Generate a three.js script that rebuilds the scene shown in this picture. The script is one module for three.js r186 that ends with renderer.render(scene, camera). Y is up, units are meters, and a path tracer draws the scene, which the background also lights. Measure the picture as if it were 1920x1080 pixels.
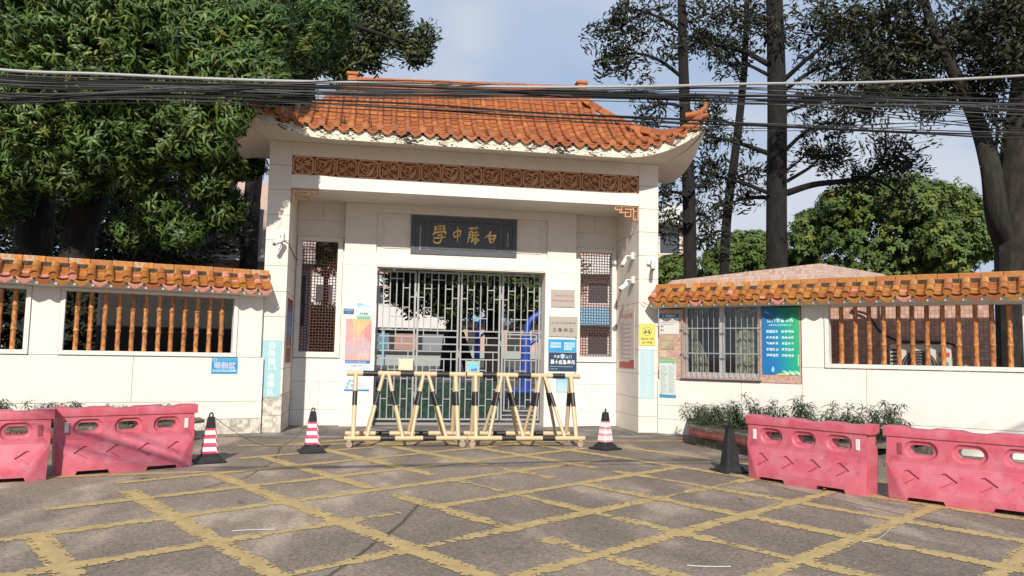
import * as THREE from 'three';
import { mergeGeometries, toCreasedNormals } from 'three/addons/utils/BufferGeometryUtils.js';
import { ConvexGeometry } from 'three/addons/geometries/ConvexGeometry.js';
import { RoundedBoxGeometry } from 'three/addons/geometries/RoundedBoxGeometry.js';
import { Brush, Evaluator, SUBTRACTION, ADDITION } from 'three-bvh-csg';

// ---------- camera, sky, sun, exposure ----------
const scene = new THREE.Scene();
const FOCAL = 1443;                                   // focal length in pixels of the 1920 x 1080 photograph
const camera = new THREE.PerspectiveCamera(2 * Math.atan(540 / FOCAL) * 180 / Math.PI, 16 / 9, 0.1, 3000);
const CAM = new THREE.Vector3(-1.85, 1.55, 15.4);     // origin: middle of the gate, on the ground under the pillar fronts
const D2R = Math.PI / 180;
const [yaw, pitch, roll] = [10 * D2R, 5 * D2R, 1.03 * D2R];
const FWD = new THREE.Vector3(Math.sin(yaw) * Math.cos(pitch), Math.sin(pitch), -Math.cos(yaw) * Math.cos(pitch));
const RT0 = new THREE.Vector3(Math.cos(yaw), 0, Math.sin(yaw)), UP0 = RT0.clone().cross(FWD);
const RIGHT = RT0.clone().multiplyScalar(Math.cos(roll)).addScaledVector(UP0, Math.sin(roll));
const UPV = UP0.clone().multiplyScalar(Math.cos(roll)).addScaledVector(RT0, -Math.sin(roll));
camera.position.copy(CAM);
camera.quaternion.setFromRotationMatrix(new THREE.Matrix4().makeBasis(RIGHT, UPV, FWD.clone().negate()));
const renderer = new THREE.WebGLRenderer({ antialias: true });
renderer.toneMapping = THREE.LinearToneMapping;
renderer.toneMappingExposure = 1.28;
renderer.shadowMap.enabled = true;
const SUN = new THREE.Vector3(-0.2, 0.68, 1).normalize();
const sun = new THREE.DirectionalLight(new THREE.Color().setRGB(1, 0.92, 0.8), 4.1);
sun.position.copy(SUN).multiplyScalar(60); sun.castShadow = true; sun.shadow.radius = 1.6;
Object.assign(sun.shadow.camera, { left: -40, right: 40, top: 40, bottom: -40, near: 1, far: 160 });
sun.shadow.mapSize.set(4096, 4096);
scene.add(sun, sun.target);

// ---------- helpers ----------
const V = (x, y, z) => new THREE.Vector3(x, y, z);
function rng(seed) { let s = seed | 0; return () => { s = (s + 0x6d2b79f5) | 0; let t = Math.imul(s ^ (s >>> 15), 1 | s); t = (t + Math.imul(t ^ (t >>> 7), 61 | t)) ^ t; return ((t ^ (t >>> 14)) >>> 0) / 4294967296; }; }
const hash = (x, y, s) => { let h = Math.imul(x, 374761393) ^ Math.imul(y, 668265263) ^ Math.imul(s, 2147483647 - 58); h = Math.imul(h ^ (h >>> 13), 1274126177); return ((h ^ (h >>> 16)) >>> 0) / 4294967296; };
const sm = (a, b, x) => { const t = Math.min(1, Math.max(0, (x - a) / (b - a))); return t * t * (3 - 2 * t); };
const mod = (a, n) => ((a % n) + n) % n;
function vnoise(x, y, per, s) { const ix = Math.floor(x), iy = Math.floor(y), fx = x - ix, fy = y - iy, u = fx * fx * (3 - 2 * fx), v = fy * fy * (3 - 2 * fy); const h = (a, b) => hash(mod(a, per), mod(b, per), s); return (h(ix, iy) * (1 - u) + h(ix + 1, iy) * u) * (1 - v) + (h(ix, iy + 1) * (1 - u) + h(ix + 1, iy + 1) * u) * v; }
function fbm(x, y, per, s, oct = 4) { let a = 0.5, t = 0, n = 0; for (let i = 0; i < oct; i++) { t += a * vnoise(x, y, per, s + i); n += a; a *= 0.5; x *= 2; y *= 2; per *= 2; } return t / n; }
// a pixel of the photograph and a depth along the optical axis -> a point
const PX = (px, py, depth) => CAM.clone().addScaledVector(FWD, depth).addScaledVector(RIGHT, (px - 960) / FOCAL * depth).addScaledVector(UPV, (540 - py) / FOCAL * depth);

// the sky: pale blue, hazier towards the horizon, with thin broken cloud all round
{
  const W = 1024, H = 512, data = new Float32Array(W * H * 4);
  for (let r = 0; r < H; r++) for (let c = 0; c < W; c++) {
    const up = ((r + 0.5) / H - 0.5) * Math.PI, a = ((c + 0.5) / W - 0.5) * 2 * Math.PI, y = Math.sin(up), k = 1 / (Math.max(y, 0) + 0.22);
    const cx = Math.cos(a) * Math.cos(up) * k * 1.5 + 40, cz = Math.sin(a) * Math.cos(up) * k * 1.5 + 40;
    const n = fbm(cx, cz, 4096, 11, 5), cl = sm(0.4, 0.68, n) * 0.75, h = Math.pow(1 - Math.max(y, 0), 3);
    const blue = [0.25 + 0.22 * h, 0.36 + 0.16 * h, 0.55 + 0.05 * h], white = [0.56, 0.585, 0.63], o = (r * W + c) * 4;
    for (let i = 0; i < 3; i++) data[o + i] = (y < 0 ? 0.28 : blue[i] * (1 - cl) + white[i] * cl) * 1.0;
    data[o + 3] = 1;
  }
  const t = new THREE.DataTexture(data, W, H, THREE.RGBAFormat, THREE.FloatType);
  t.mapping = THREE.EquirectangularReflectionMapping; t.magFilter = THREE.LinearFilter; t.needsUpdate = true;
  scene.background = t; scene.environment = t;
}

// ---------- textures and materials ----------
function dataTex(w, h, f, srgb = true, rx = 1, ry = 1) {
  const d = new Uint8Array(w * h * 4);
  for (let y = 0; y < h; y++) for (let x = 0; x < w; x++) { const c = f(x, y), o = (y * w + x) * 4; d[o] = c[0]; d[o + 1] = c[1]; d[o + 2] = c[2]; d[o + 3] = 255; }
  const t = new THREE.DataTexture(d, w, h); t.wrapS = t.wrapT = THREE.RepeatWrapping; t.magFilter = THREE.LinearFilter; t.minFilter = THREE.LinearMipmapLinearFilter;
  if (srgb) t.colorSpace = THREE.SRGBColorSpace;
  t.repeat.set(rx, ry); t.needsUpdate = true; return t;
}
const grey = (v) => { v = Math.max(0, Math.min(255, v)); return [v, v, v]; };
const mat = (r, g, b, rough = 0.8, o = {}) => new THREE.MeshStandardMaterial({ color: new THREE.Color().setRGB(r, g, b), roughness: rough, side: THREE.DoubleSide, ...o });
const phys = (r, g, b, rough, o = {}) => new THREE.MeshPhysicalMaterial({ color: new THREE.Color().setRGB(r, g, b), roughness: rough, side: THREE.DoubleSide, ...o });
const mottle = dataTex(256, 256, (x, y) => grey(255 * (0.93 + 0.05 * (fbm(x / 32, y / 32, 8, 3, 5) - 0.5) + 0.03 * (hash(x, y, 5) - 0.5))));
const mottle2 = dataTex(256, 256, (x, y) => { const n = fbm(x / 32, y / 32, 8, 23, 6); return grey(255 * (0.72 + 0.6 * (n - 0.5))); });
const fineBump = dataTex(256, 256, (x, y) => grey(128 + 110 * (fbm(x / 8, y / 8, 32, 9, 4) - 0.5) + 50 * (hash(x, y, 8) - 0.5)), false);
const grain = (t, rx, ry = rx) => { const c = t.clone(); c.repeat.set(rx, ry); c.needsUpdate = true; return c; };
const M = {
  plaster: mat(0.83, 0.77, 0.68, 0.78, { map: grain(mottle, 0.6), bumpMap: grain(fineBump, 1.5), bumpScale: 0.0025 }),
  white: mat(0.88, 0.835, 0.76, 0.75, { map: grain(mottle, 0.6), bumpMap: grain(fineBump, 1.5), bumpScale: 0.0025 }),
  trim: mat(0.84, 0.8, 0.74, 0.7, { map: grain(mottle, 1.1) }),
  joint: mat(0.33, 0.3, 0.26, 0.95),
  grimy: mat(0.80, 0.75, 0.68, 0.85, { map: dataTex(256, 256, (x, y) => { const n = fbm(x / 20, y / 20, 13, 41, 6), k = sm(0.4, 0.72, n) * 0.2 + sm(0.6, 0.7, fbm(x / 3, y / 12, 86, 43, 3)) * 0.16, g = 1 - k; return [235 * g, 232 * g, 226 * g]; }) }),
  steel: mat(0.42, 0.42, 0.41, 0.4, { metalness: 0.55 }),
  galv: mat(0.38, 0.38, 0.38, 0.45, { metalness: 0.4 }),
  dark: mat(0.02, 0.02, 0.022, 0.6), black: mat(0.015, 0.015, 0.016, 0.45),
  brown: mat(0.1, 0.038, 0.028, 0.5),
  pipe: mat(0.66, 0.5, 0.3, 0.45, { map: grain(mottle, 2) }),
  whiteplastic: mat(0.75, 0.75, 0.73, 0.4), cableBlack: mat(0.008, 0.008, 0.009, 0.8), cableGrey: mat(0.07, 0.07, 0.075, 0.7), cableWhite: mat(0.34, 0.34, 0.34, 0.5),
  glass: phys(0.9, 0.95, 0.95, 0.03, { transmission: 1, thickness: 0, ior: 1.5 }),
  rubber: mat(0.03, 0.03, 0.032, 0.75, { map: grain(mottle2, 2) }),
  stone: mat(0.3, 0.26, 0.2, 0.95, { map: grain(mottle2, 1.7), bumpMap: grain(fineBump, 1), bumpScale: 0.02 }),
  soil: mat(0.05, 0.038, 0.027, 1, { bumpMap: grain(fineBump, 1), bumpScale: 0.03 }),
  rubble: mat(0.16, 0.12, 0.085, 1, { map: grain(mottle2, 3), bumpMap: grain(fineBump, 2), bumpScale: 0.03 }),
  bark: mat(0.05, 0.041, 0.033, 0.95, { map: grain(mottle2, 1.2, 0.5), bumpMap: grain(fineBump, 1.5, 0.35), bumpScale: 0.03 }),
  barkDark: mat(0.024, 0.02, 0.018, 0.95, { map: grain(mottle2, 1.2, 0.5), bumpMap: grain(fineBump, 1.5, 0.35), bumpScale: 0.02 }),
};
// fired and glazed clay, a few tones each
const clayMap = dataTex(128, 128, (x, y) => { const n = fbm(x / 16, y / 16, 8, 61, 5); return grey(255 * (0.84 + 0.16 * (n - 0.5))); });
const clay = [[0.55, 0.175, 0.045], [0.47, 0.15, 0.042], [0.6, 0.205, 0.055], [0.41, 0.12, 0.04], [0.52, 0.15, 0.045]].map(([r, g, b], i) => mat(r, g, b, 0.6, { map: grain(clayMap, 3 + i * 0.3) }));
const glaze = [[0.6, 0.245, 0.05], [0.52, 0.19, 0.042], [0.66, 0.29, 0.065], [0.5, 0.155, 0.05], [0.58, 0.215, 0.055]].map(([r, g, b], i) => phys(r, g, b, 0.42, { map: grain(clayMap, 3 + i * 0.3), clearcoat: 0.35, clearcoatRoughness: 0.25 }));
// old glaze, flaked off down to the pale pink body
const flaked = phys(1, 1, 1, 0.5, { map: dataTex(256, 256, (x, y) => { const n = fbm(x / 5, y / 5, 52, 71, 3), k = sm(0.62, 0.68, n); return [196 + 34 * k, 112 + 100 * k, 92 + 112 * k]; }), clearcoat: 0.3 });
flaked.map.repeat.set(5, 5);
const lichen = mat(1, 1, 1, 0.7, { map: dataTex(256, 256, (x, y) => { const n = fbm(x / 30, y / 30, 9, 81, 5), k = sm(0.46, 0.56, n), v = 0.9 + 0.25 * (fbm(x / 6, y / 6, 43, 91, 3) - 0.5); return [(214 - 14 * k) * v, (138 + 34 * k) * v, (62 + 84 * k) * v]; }) });
const frieze = [[0.84, 0.43, 0.23], [0.76, 0.37, 0.19]].map(([r, g, b]) => mat(r, g, b, 0.75, { map: grain(clayMap, 4) }));

// ---------- building blocks ----------
const used = new Map();
function numbered(name) { const n = used.get(name) ?? 0; used.set(name, n + 1); return n ? name + '_' + String(n).padStart(3, '0') : name; }
function shadows(m) { m.castShadow = m.receiveShadow = true; return m; }
function put(parent, name, geo, material, p, r, s) {
  const m = shadows(new THREE.Mesh(geo, material)); m.name = parent === scene ? numbered(name) : name;
  if (p) m.position.set(...p); if (r) m.rotation.set(...r); if (s) m.scale.set(...s);
  parent.add(m); return m;
}
function part(parent, name) { const g = new THREE.Group(); g.name = name; parent.add(g); return g; }
function thing(name, label, category, p = [0, 0, 0], turn = 0, group) {
  const o = new THREE.Group(); o.name = numbered(name); o.position.set(...p); o.rotation.y = turn; scene.add(o);
  o.userData = { label, category }; if (group) o.userData.group = group; return o;
}
function tag(o, label, category, group) { Object.assign(o.userData, { label, category }); if (group) o.userData.group = group; return o; }
function metreUV(g) {                                  // texture coordinates in metres, by the way each face points in the piece's own axes
  if (g.index) g = g.toNonIndexed();
  const p = g.attributes.position, uv = new Float32Array(p.count * 2), a = V(), b = V(), c = V();
  for (let i = 0; i < p.count; i += 3) {
    a.fromBufferAttribute(p, i); b.fromBufferAttribute(p, i + 1); c.fromBufferAttribute(p, i + 2);
    const n = b.clone().sub(a).cross(c.clone().sub(a)), x = Math.abs(n.x), y = Math.abs(n.y), z = Math.abs(n.z);
    [a, b, c].forEach((q, k) => { const [u, v] = x > y && x > z ? [q.z, q.y] : y > z ? [q.x, q.z] : [q.x, q.y]; uv[(i + k) * 2] = u; uv[(i + k) * 2 + 1] = v; });
  }
  g.setAttribute('uv', new THREE.BufferAttribute(uv, 2)); return g;
}
// a box given by its extents, edges very slightly rounded when r > 0
function bx(x0, x1, y0, y1, z0, z1, r = 0) {
  const w = x1 - x0, h = y1 - y0, d = z1 - z0;
  const g = r ? new RoundedBoxGeometry(w, h, d, 1, r) : new THREE.BoxGeometry(w, h, d);
  g.translate((x0 + x1) / 2, (y0 + y1) / 2, (z0 + z1) / 2); return metreUV(g);
}
function bar(a, b, r, seg = 8, r2 = r, caps = true) {  // a round bar between two points
  const d = b.clone().sub(a), g = new THREE.CylinderGeometry(r2, r, d.length(), seg, 1, !caps);
  g.applyQuaternion(new THREE.Quaternion().setFromUnitVectors(V(0, 1, 0), d.clone().normalize())); g.translate((a.x + b.x) / 2, (a.y + b.y) / 2, (a.z + b.z) / 2); return g;
}
function tube(pts, r, seg = 8, n = pts.length * 6) { return new THREE.TubeGeometry(new THREE.CatmullRomCurve3(pts), n, r, seg, false); }
function limb(pts, radii, seg = 9, steps = 5) {         // a tapered bent tube
  const curve = new THREE.CatmullRomCurve3(pts), n = (pts.length - 1) * steps, fr = curve.computeFrenetFrames(n, false), pos = [], uv = [], idx = [];
  let len = 0, last = null;
  for (let i = 0; i <= n; i++) {
    const t = i / n, c = curve.getPoint(t), k = t * (radii.length - 1), j = Math.min(radii.length - 2, Math.floor(k)), r = radii[j] + (radii[j + 1] - radii[j]) * (k - j);
    if (last) len += c.distanceTo(last); last = c.clone();
    for (let s = 0; s <= seg; s++) { const a = s / seg * Math.PI * 2, q = c.clone().addScaledVector(fr.normals[i], Math.cos(a) * r).addScaledVector(fr.binormals[i], Math.sin(a) * r); pos.push(q.x, q.y, q.z); uv.push(s / seg * 3, len); }
  }
  for (let i = 0; i < n; i++) for (let s = 0; s < seg; s++) { const a = i * (seg + 1) + s, b = a + seg + 1; idx.push(a, b, a + 1, a + 1, b, b + 1); }
  const g = new THREE.BufferGeometry(); g.setAttribute('position', new THREE.Float32BufferAttribute(pos, 3)); g.setAttribute('uv', new THREE.Float32BufferAttribute(uv, 2)); g.setIndex(idx); g.computeVertexNormals(); return g;
}
function merge(list) {
  return mergeGeometries(list.map((g) => { g = g.index ? g.toNonIndexed() : g; for (const k of Object.keys(g.attributes)) if (!['position', 'normal', 'uv'].includes(k)) g.deleteAttribute(k); if (!g.attributes.uv) g.setAttribute('uv', new THREE.BufferAttribute(new Float32Array(g.attributes.position.count * 2), 2)); return g; }));
}
function surface(nu, nv, f) {                           // a grid surface; uv in metres along its edges
  const pos = [], uv = [], idx = [];
  for (let j = 0; j <= nv; j++) for (let i = 0; i <= nu; i++) { const p = f(i / nu, j / nv); pos.push(p.x, p.y, p.z); uv.push(p.x + p.z * 0.7, p.y + p.z * 0.3); }
  for (let j = 0; j < nv; j++) for (let i = 0; i < nu; i++) { const a = j * (nu + 1) + i, b = a + nu + 1; idx.push(a, a + 1, b, a + 1, b + 1, b); }
  const g = new THREE.BufferGeometry(); g.setAttribute('position', new THREE.Float32BufferAttribute(pos, 3)); g.setAttribute('uv', new THREE.Float32BufferAttribute(uv, 2)); g.setIndex(idx); g.computeVertexNormals(); return g;
}
function extrude(pts, depth, bevel = 0, holes = []) {
  const s = new THREE.Shape(pts.map(([x, y]) => new THREE.Vector2(x, y)));
  for (const h of holes) s.holes.push(new THREE.Path(h.map(([x, y]) => new THREE.Vector2(x, y))));
  return new THREE.ExtrudeGeometry(s, { depth, bevelEnabled: bevel > 0, bevelThickness: bevel, bevelSize: bevel, bevelSegments: 1, curveSegments: 6 });
}

// ---------- lettering: no font here has these characters, so each is a few strokes on a 10 x 10 grid ----------
const GLYPH = {
  白: '5042 2282892922 2585', 中: '1282861612 5059', 学: '2132 4152 7162 1614 1484 8486 356557 575948 1888', 小: '5059 5948 3316 6386',
  學: '1015 1030 1333 9095 7090 7393 4052 6042 4355 6345 1716 1696 9697 377758 585949 1888', 藤: '1181 3002 6002 1319 1333 3339 1535 1737 4484 4686 5366 7363 6358 6689 6769 5787',
  江: '1122 0414 0926 4282 6268 3898', 门: '2031 1319 3181 8188 8878', 市: '5051 1292 2528 2585 8588 5259', 民: '2181 8184 2484 2129 2957 2696 5579 7989 8987',
  公: '3014 6094 4527 2787 6488', 约: '3012 1233 3315 1535 1938 6043 5384 8488 8877 5566', 平: '2181 3243 7263 1595 5159', 安: '5051 1312 1292 9293 4337 3778 6357 5719 1696',
  最: '2080842420 2282 0595 2529 4549 2747 1949 5686 8649 5699', 应: '5051 1292 1219 3437 5356 8467 2999', 急: '4012 3161 6142 2272 7276 2474 2676 1719 3739 3979 5768 8799',
  单: '3041 7061 2282862622 2484 0797 5259', 元: '2181 0494 3436 3619 6469 6999 9997', 校: '2029 0343 2406 2446 7071 4292 5344 8396 8549 5598', 区: '9111 1119 1999 3388 8338',
  间: '1021 0209 3181 8189 3363673733 3565', 隔: '1119 113123 233517 4191 5282845452 4549 4595 9599 5787 7779', 米: '5059 0595 2233 8263 5518 5598', 排: '2029 0343 0737 5058 7079 3252 3454 3656 7292 7494 7696', 队: '1119 113123 233517 6165 6539 6599',
  等: '2002 2141 6042 6191 1484 5355 0696 1787 7579 7958 3848', 候: '2003 1319 3237 4181 8184 3494 5446 4686 3797 6649 6799', 电: '1282861612 1484 5058 5898 9896', 动: '1141 0444 2406 0647 3547 5393 9398 9878 7049',
  车: '1181 4124 2484 0696 5359', 不: '1191 5216 5259 5486', 得: '2002 2314 1419 4080834340 3595 3797 7579 4858', 进: '1122 0414 1417 1709 0999 4181 3595 4149 7178', 入: '4051 5109 5299', 园: '1191991911 3373 2575 4538 6568 6888',
  主: '4051 1383 2676 0999 5359', 明: '1131371711 1434 5181 8189 5158 5484 5676', 正: '1191 5159 5585 2459 0999', 业: '3038 6068 1336 9366 0999', 信: '2003 1319 6061 3292 4484 4686 4888894948',
  生: '2013 1383 2676 0999 5059', 守: '5051 1312 1292 9293 0595 7479 7958 3647', 则: '1151561611 3135 3519 3549 6267 9099 9978', 1: '4151 5159', 5: '8131 3135 3575 7578 7828', '.': '4859',
  爱: '1181 2232 5242 7262 1312 9394 3585 4519 4777 7719 4699', 国: '1191991911 3373 3575 3777 5357 6566', 友: '1292 4119 3574 7419 3599', 法: '1122 0414 0926 4383 6166 3696 6648 4888 7799', 和: '4011 0343 2129 2406 2446 6393983863', 有: '1292 4105 3439 3484 8489 3676',
};
const strokesOf = (ch, r) => {
  if (GLYPH[ch]) return GLYPH[ch].split(' ').map((s) => s.match(/../g).map((q) => [+q[0] / 10 + 0.05, +q[1] / 10 + 0.05]));
  const out = [], n = 5 + Math.floor(r() * 4);          // too small in the photograph to read: only the texture of a character
  for (let i = 0; i < n; i++) { const y = 0.1 + 0.8 * r(), x = 0.1 + 0.8 * r(); out.push(r() < 0.6 ? [[0.1 + 0.25 * r(), y], [0.65 + 0.28 * r(), y - 0.03]] : [[x, 0.1 + 0.3 * r()], [x - 0.05, 0.6 + 0.33 * r()]]); }
  return out;
};
function write(g, text, x, y, size, color, weight = 0.1, vertical = false, gap = 1.08) {
  const r = rng(text.length * 31 + Math.round(x * 7 + y * 3));
  g.strokeStyle = color; g.lineWidth = size * weight; g.lineCap = 'square'; g.lineJoin = 'miter';
  for (const ch of text) {
    if (ch !== ' ') for (const s of strokesOf(ch, r)) { g.beginPath(); s.forEach(([u, v], i) => (i ? g.lineTo : g.moveTo).call(g, x + u * size, y + v * size)); g.stroke(); }
    if (vertical) y += size * gap; else x += size * gap * (ch === ' ' ? 0.6 : 1);
  }
}
function canvasTex(w, h, draw) {
  const c = document.createElement('canvas'); c.width = w; c.height = h; const g = c.getContext('2d'); draw(g, w, h);
  const t = new THREE.CanvasTexture(c); t.colorSpace = THREE.SRGBColorSpace; return t;
}
const rows = (n) => '一'.repeat(n);                      // a run of characters too small to read
// ---------- the setting ----------
const slope = (z) => z > -2.2 ? 0 : z > -52 ? (-2.2 - z) / 49.8 * 1.25 : 1.25;     // the school yard rises gently behind the gate
const asphaltMap = canvasTex(2048, 2048, (g, W) => {     // 24 m x 24 m
  const im = g.createImageData(W, W), d = im.data;
  for (let y = 0; y < W; y++) for (let x = 0; x < W; x++) {
    const big = fbm(x / 256, y / 256, 8, 101, 5), mid = fbm(x / 40, y / 90, 2048, 111, 4), sp = hash(x, y, 7), sp2 = hash(x >> 1, y >> 1, 17);
    const pale = sm(0.52, 0.66, big) * 0.5, streak = sm(0.5, 0.75, mid) * 0.16;
    const v = (0.84 + 0.14 * (big - 0.5) + pale * 0.12 + streak + 0.24 * (mid - 0.5) + 0.24 * (sp - 0.5) + 0.16 * (sp2 - 0.5)), o = (y * W + x) * 4;
    d[o] = Math.min(255, 186 * v); d[o + 1] = Math.min(255, 173 * v); d[o + 2] = Math.min(255, 160 * v); d[o + 3] = 255;
  }
  g.putImageData(im, 0, 0);
  const r = rng(5), toC = (x, z) => [(x + 12) / 24 * W, (z + 4) / 24 * W];
  const crack = (pts, w) => { for (let k = 0; k < 3; k++) { g.strokeStyle = 'rgba(52,46,42,' + [0.25, 0.5, 0.7][k] + ')'; g.lineWidth = w * [2.2, 1, 0.5][k]; g.beginPath(); pts.forEach(([x, z], i) => { if (!i) return g.moveTo(...toC(x, z)); const [px, pz] = pts[i - 1]; for (let j = 1; j <= 12; j++) { const t = j / 12; g.lineTo(...toC(px + (x - px) * t + (r() - 0.5) * 0.035, pz + (z - pz) * t + (r() - 0.5) * 0.035)); } }); g.stroke(); } };
  crack([[-1.35, 7.25], [-1.6, 8.3], [-1.95, 9.3], [-2.4, 10.6], [-2.7, 12]], 1.5);
  crack([[-3.3, 2.2], [-3.2, 4], [-3.35, 5.4], [-3.7, 6.1]], 1.1);
  crack([[3.1, 6.6], [3.45, 7.9], [3.75, 9.2], [4.1, 10.6]], 1.3);
  crack([[-4.2, 0.9], [0, 1.2], [4, 1.0]], 1.6);
});
asphaltMap.wrapS = asphaltMap.wrapT = THREE.MirroredRepeatWrapping;
const asphaltBump = dataTex(512, 512, (x, y) => grey(128 + 120 * (fbm(x / 6, y / 6, 85, 19, 3) - 0.5) + 60 * (hash(x, y, 8) - 0.5)), false);
const M_asphalt = mat(0.59, 0.545, 0.485, 0.92, { map: asphaltMap, bumpMap: grain(asphaltBump, 14), bumpScale: 0.012 });
const groundUV = (g, f) => { const p = g.attributes.position, uv = new Float32Array(p.count * 2); for (let i = 0; i < p.count; i++) f(p.getX(i), p.getZ(i), uv, i); g.setAttribute('uv', new THREE.BufferAttribute(uv, 2)); return g; };
// canvas rows run downwards: v = 1 at z = -4
const asphaltUV = (x, z, uv, i) => { uv[i * 2] = (x + 12) / 24; uv[i * 2 + 1] = 1 - (z + 4) / 24; };
{
  const zs = [600, 60, 20, -2.2, -52, -120, -900], pos = [], idx = [];
  for (const z of zs) for (const x of [-900, -60, 60, 900]) pos.push(x, slope(z), z);
  for (let j = 0; j < zs.length - 1; j++) for (let i = 0; i < 3; i++) { const a = j * 4 + i; idx.push(a, a + 1, a + 4, a + 1, a + 5, a + 4); }
  const g = new THREE.BufferGeometry(); g.setAttribute('position', new THREE.Float32BufferAttribute(pos, 3)); g.setIndex(idx); g.computeVertexNormals();
  put(scene, 'ground', groundUV(g, asphaltUV), M_asphalt).userData.kind = 'structure';
}
const ground = scene.children.at(-1);
{ // concrete apron in front of the gate and the paving of the yard, each a thin sheet
  const sheet = (name, pts, y, m) => { const s = new THREE.Shape(pts.map(([x, z]) => new THREE.Vector2(x, -z))); const g = new THREE.ShapeGeometry(s); g.rotateX(-Math.PI / 2); g.translate(0, y, 0); const o = put(scene, name, groundUV(g, (x, z, uv, i) => { uv[i * 2] = x / 3; uv[i * 2 + 1] = z / 3; }), m); o.userData.kind = 'structure'; return o; };
  sheet('apron', [[-4.9, 0.5], [-3.8, 0.95], [0, 1.15], [3.6, 0.95], [4.35, 0.45], [3.6, -2.2], [-3.6, -2.2]], 0.004, mat(0.36, 0.325, 0.29, 0.95, { map: grain(mottle2, 1), bumpMap: grain(asphaltBump, 3), bumpScale: 0.006 }));
  const yard = surface(2, 24, (u, v) => { const z = -2.21 - v * 62; return V(-30 + u * 60, slope(z) + 0.006, z); });
  put(scene, 'school_yard', groundUV(yard, (x, z, uv, i) => { uv[i * 2] = x / 3; uv[i * 2 + 1] = z / 3; }), mat(0.15, 0.15, 0.145, 0.9, { map: grain(mottle2, 1) })).userData.kind = 'structure';
}
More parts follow.
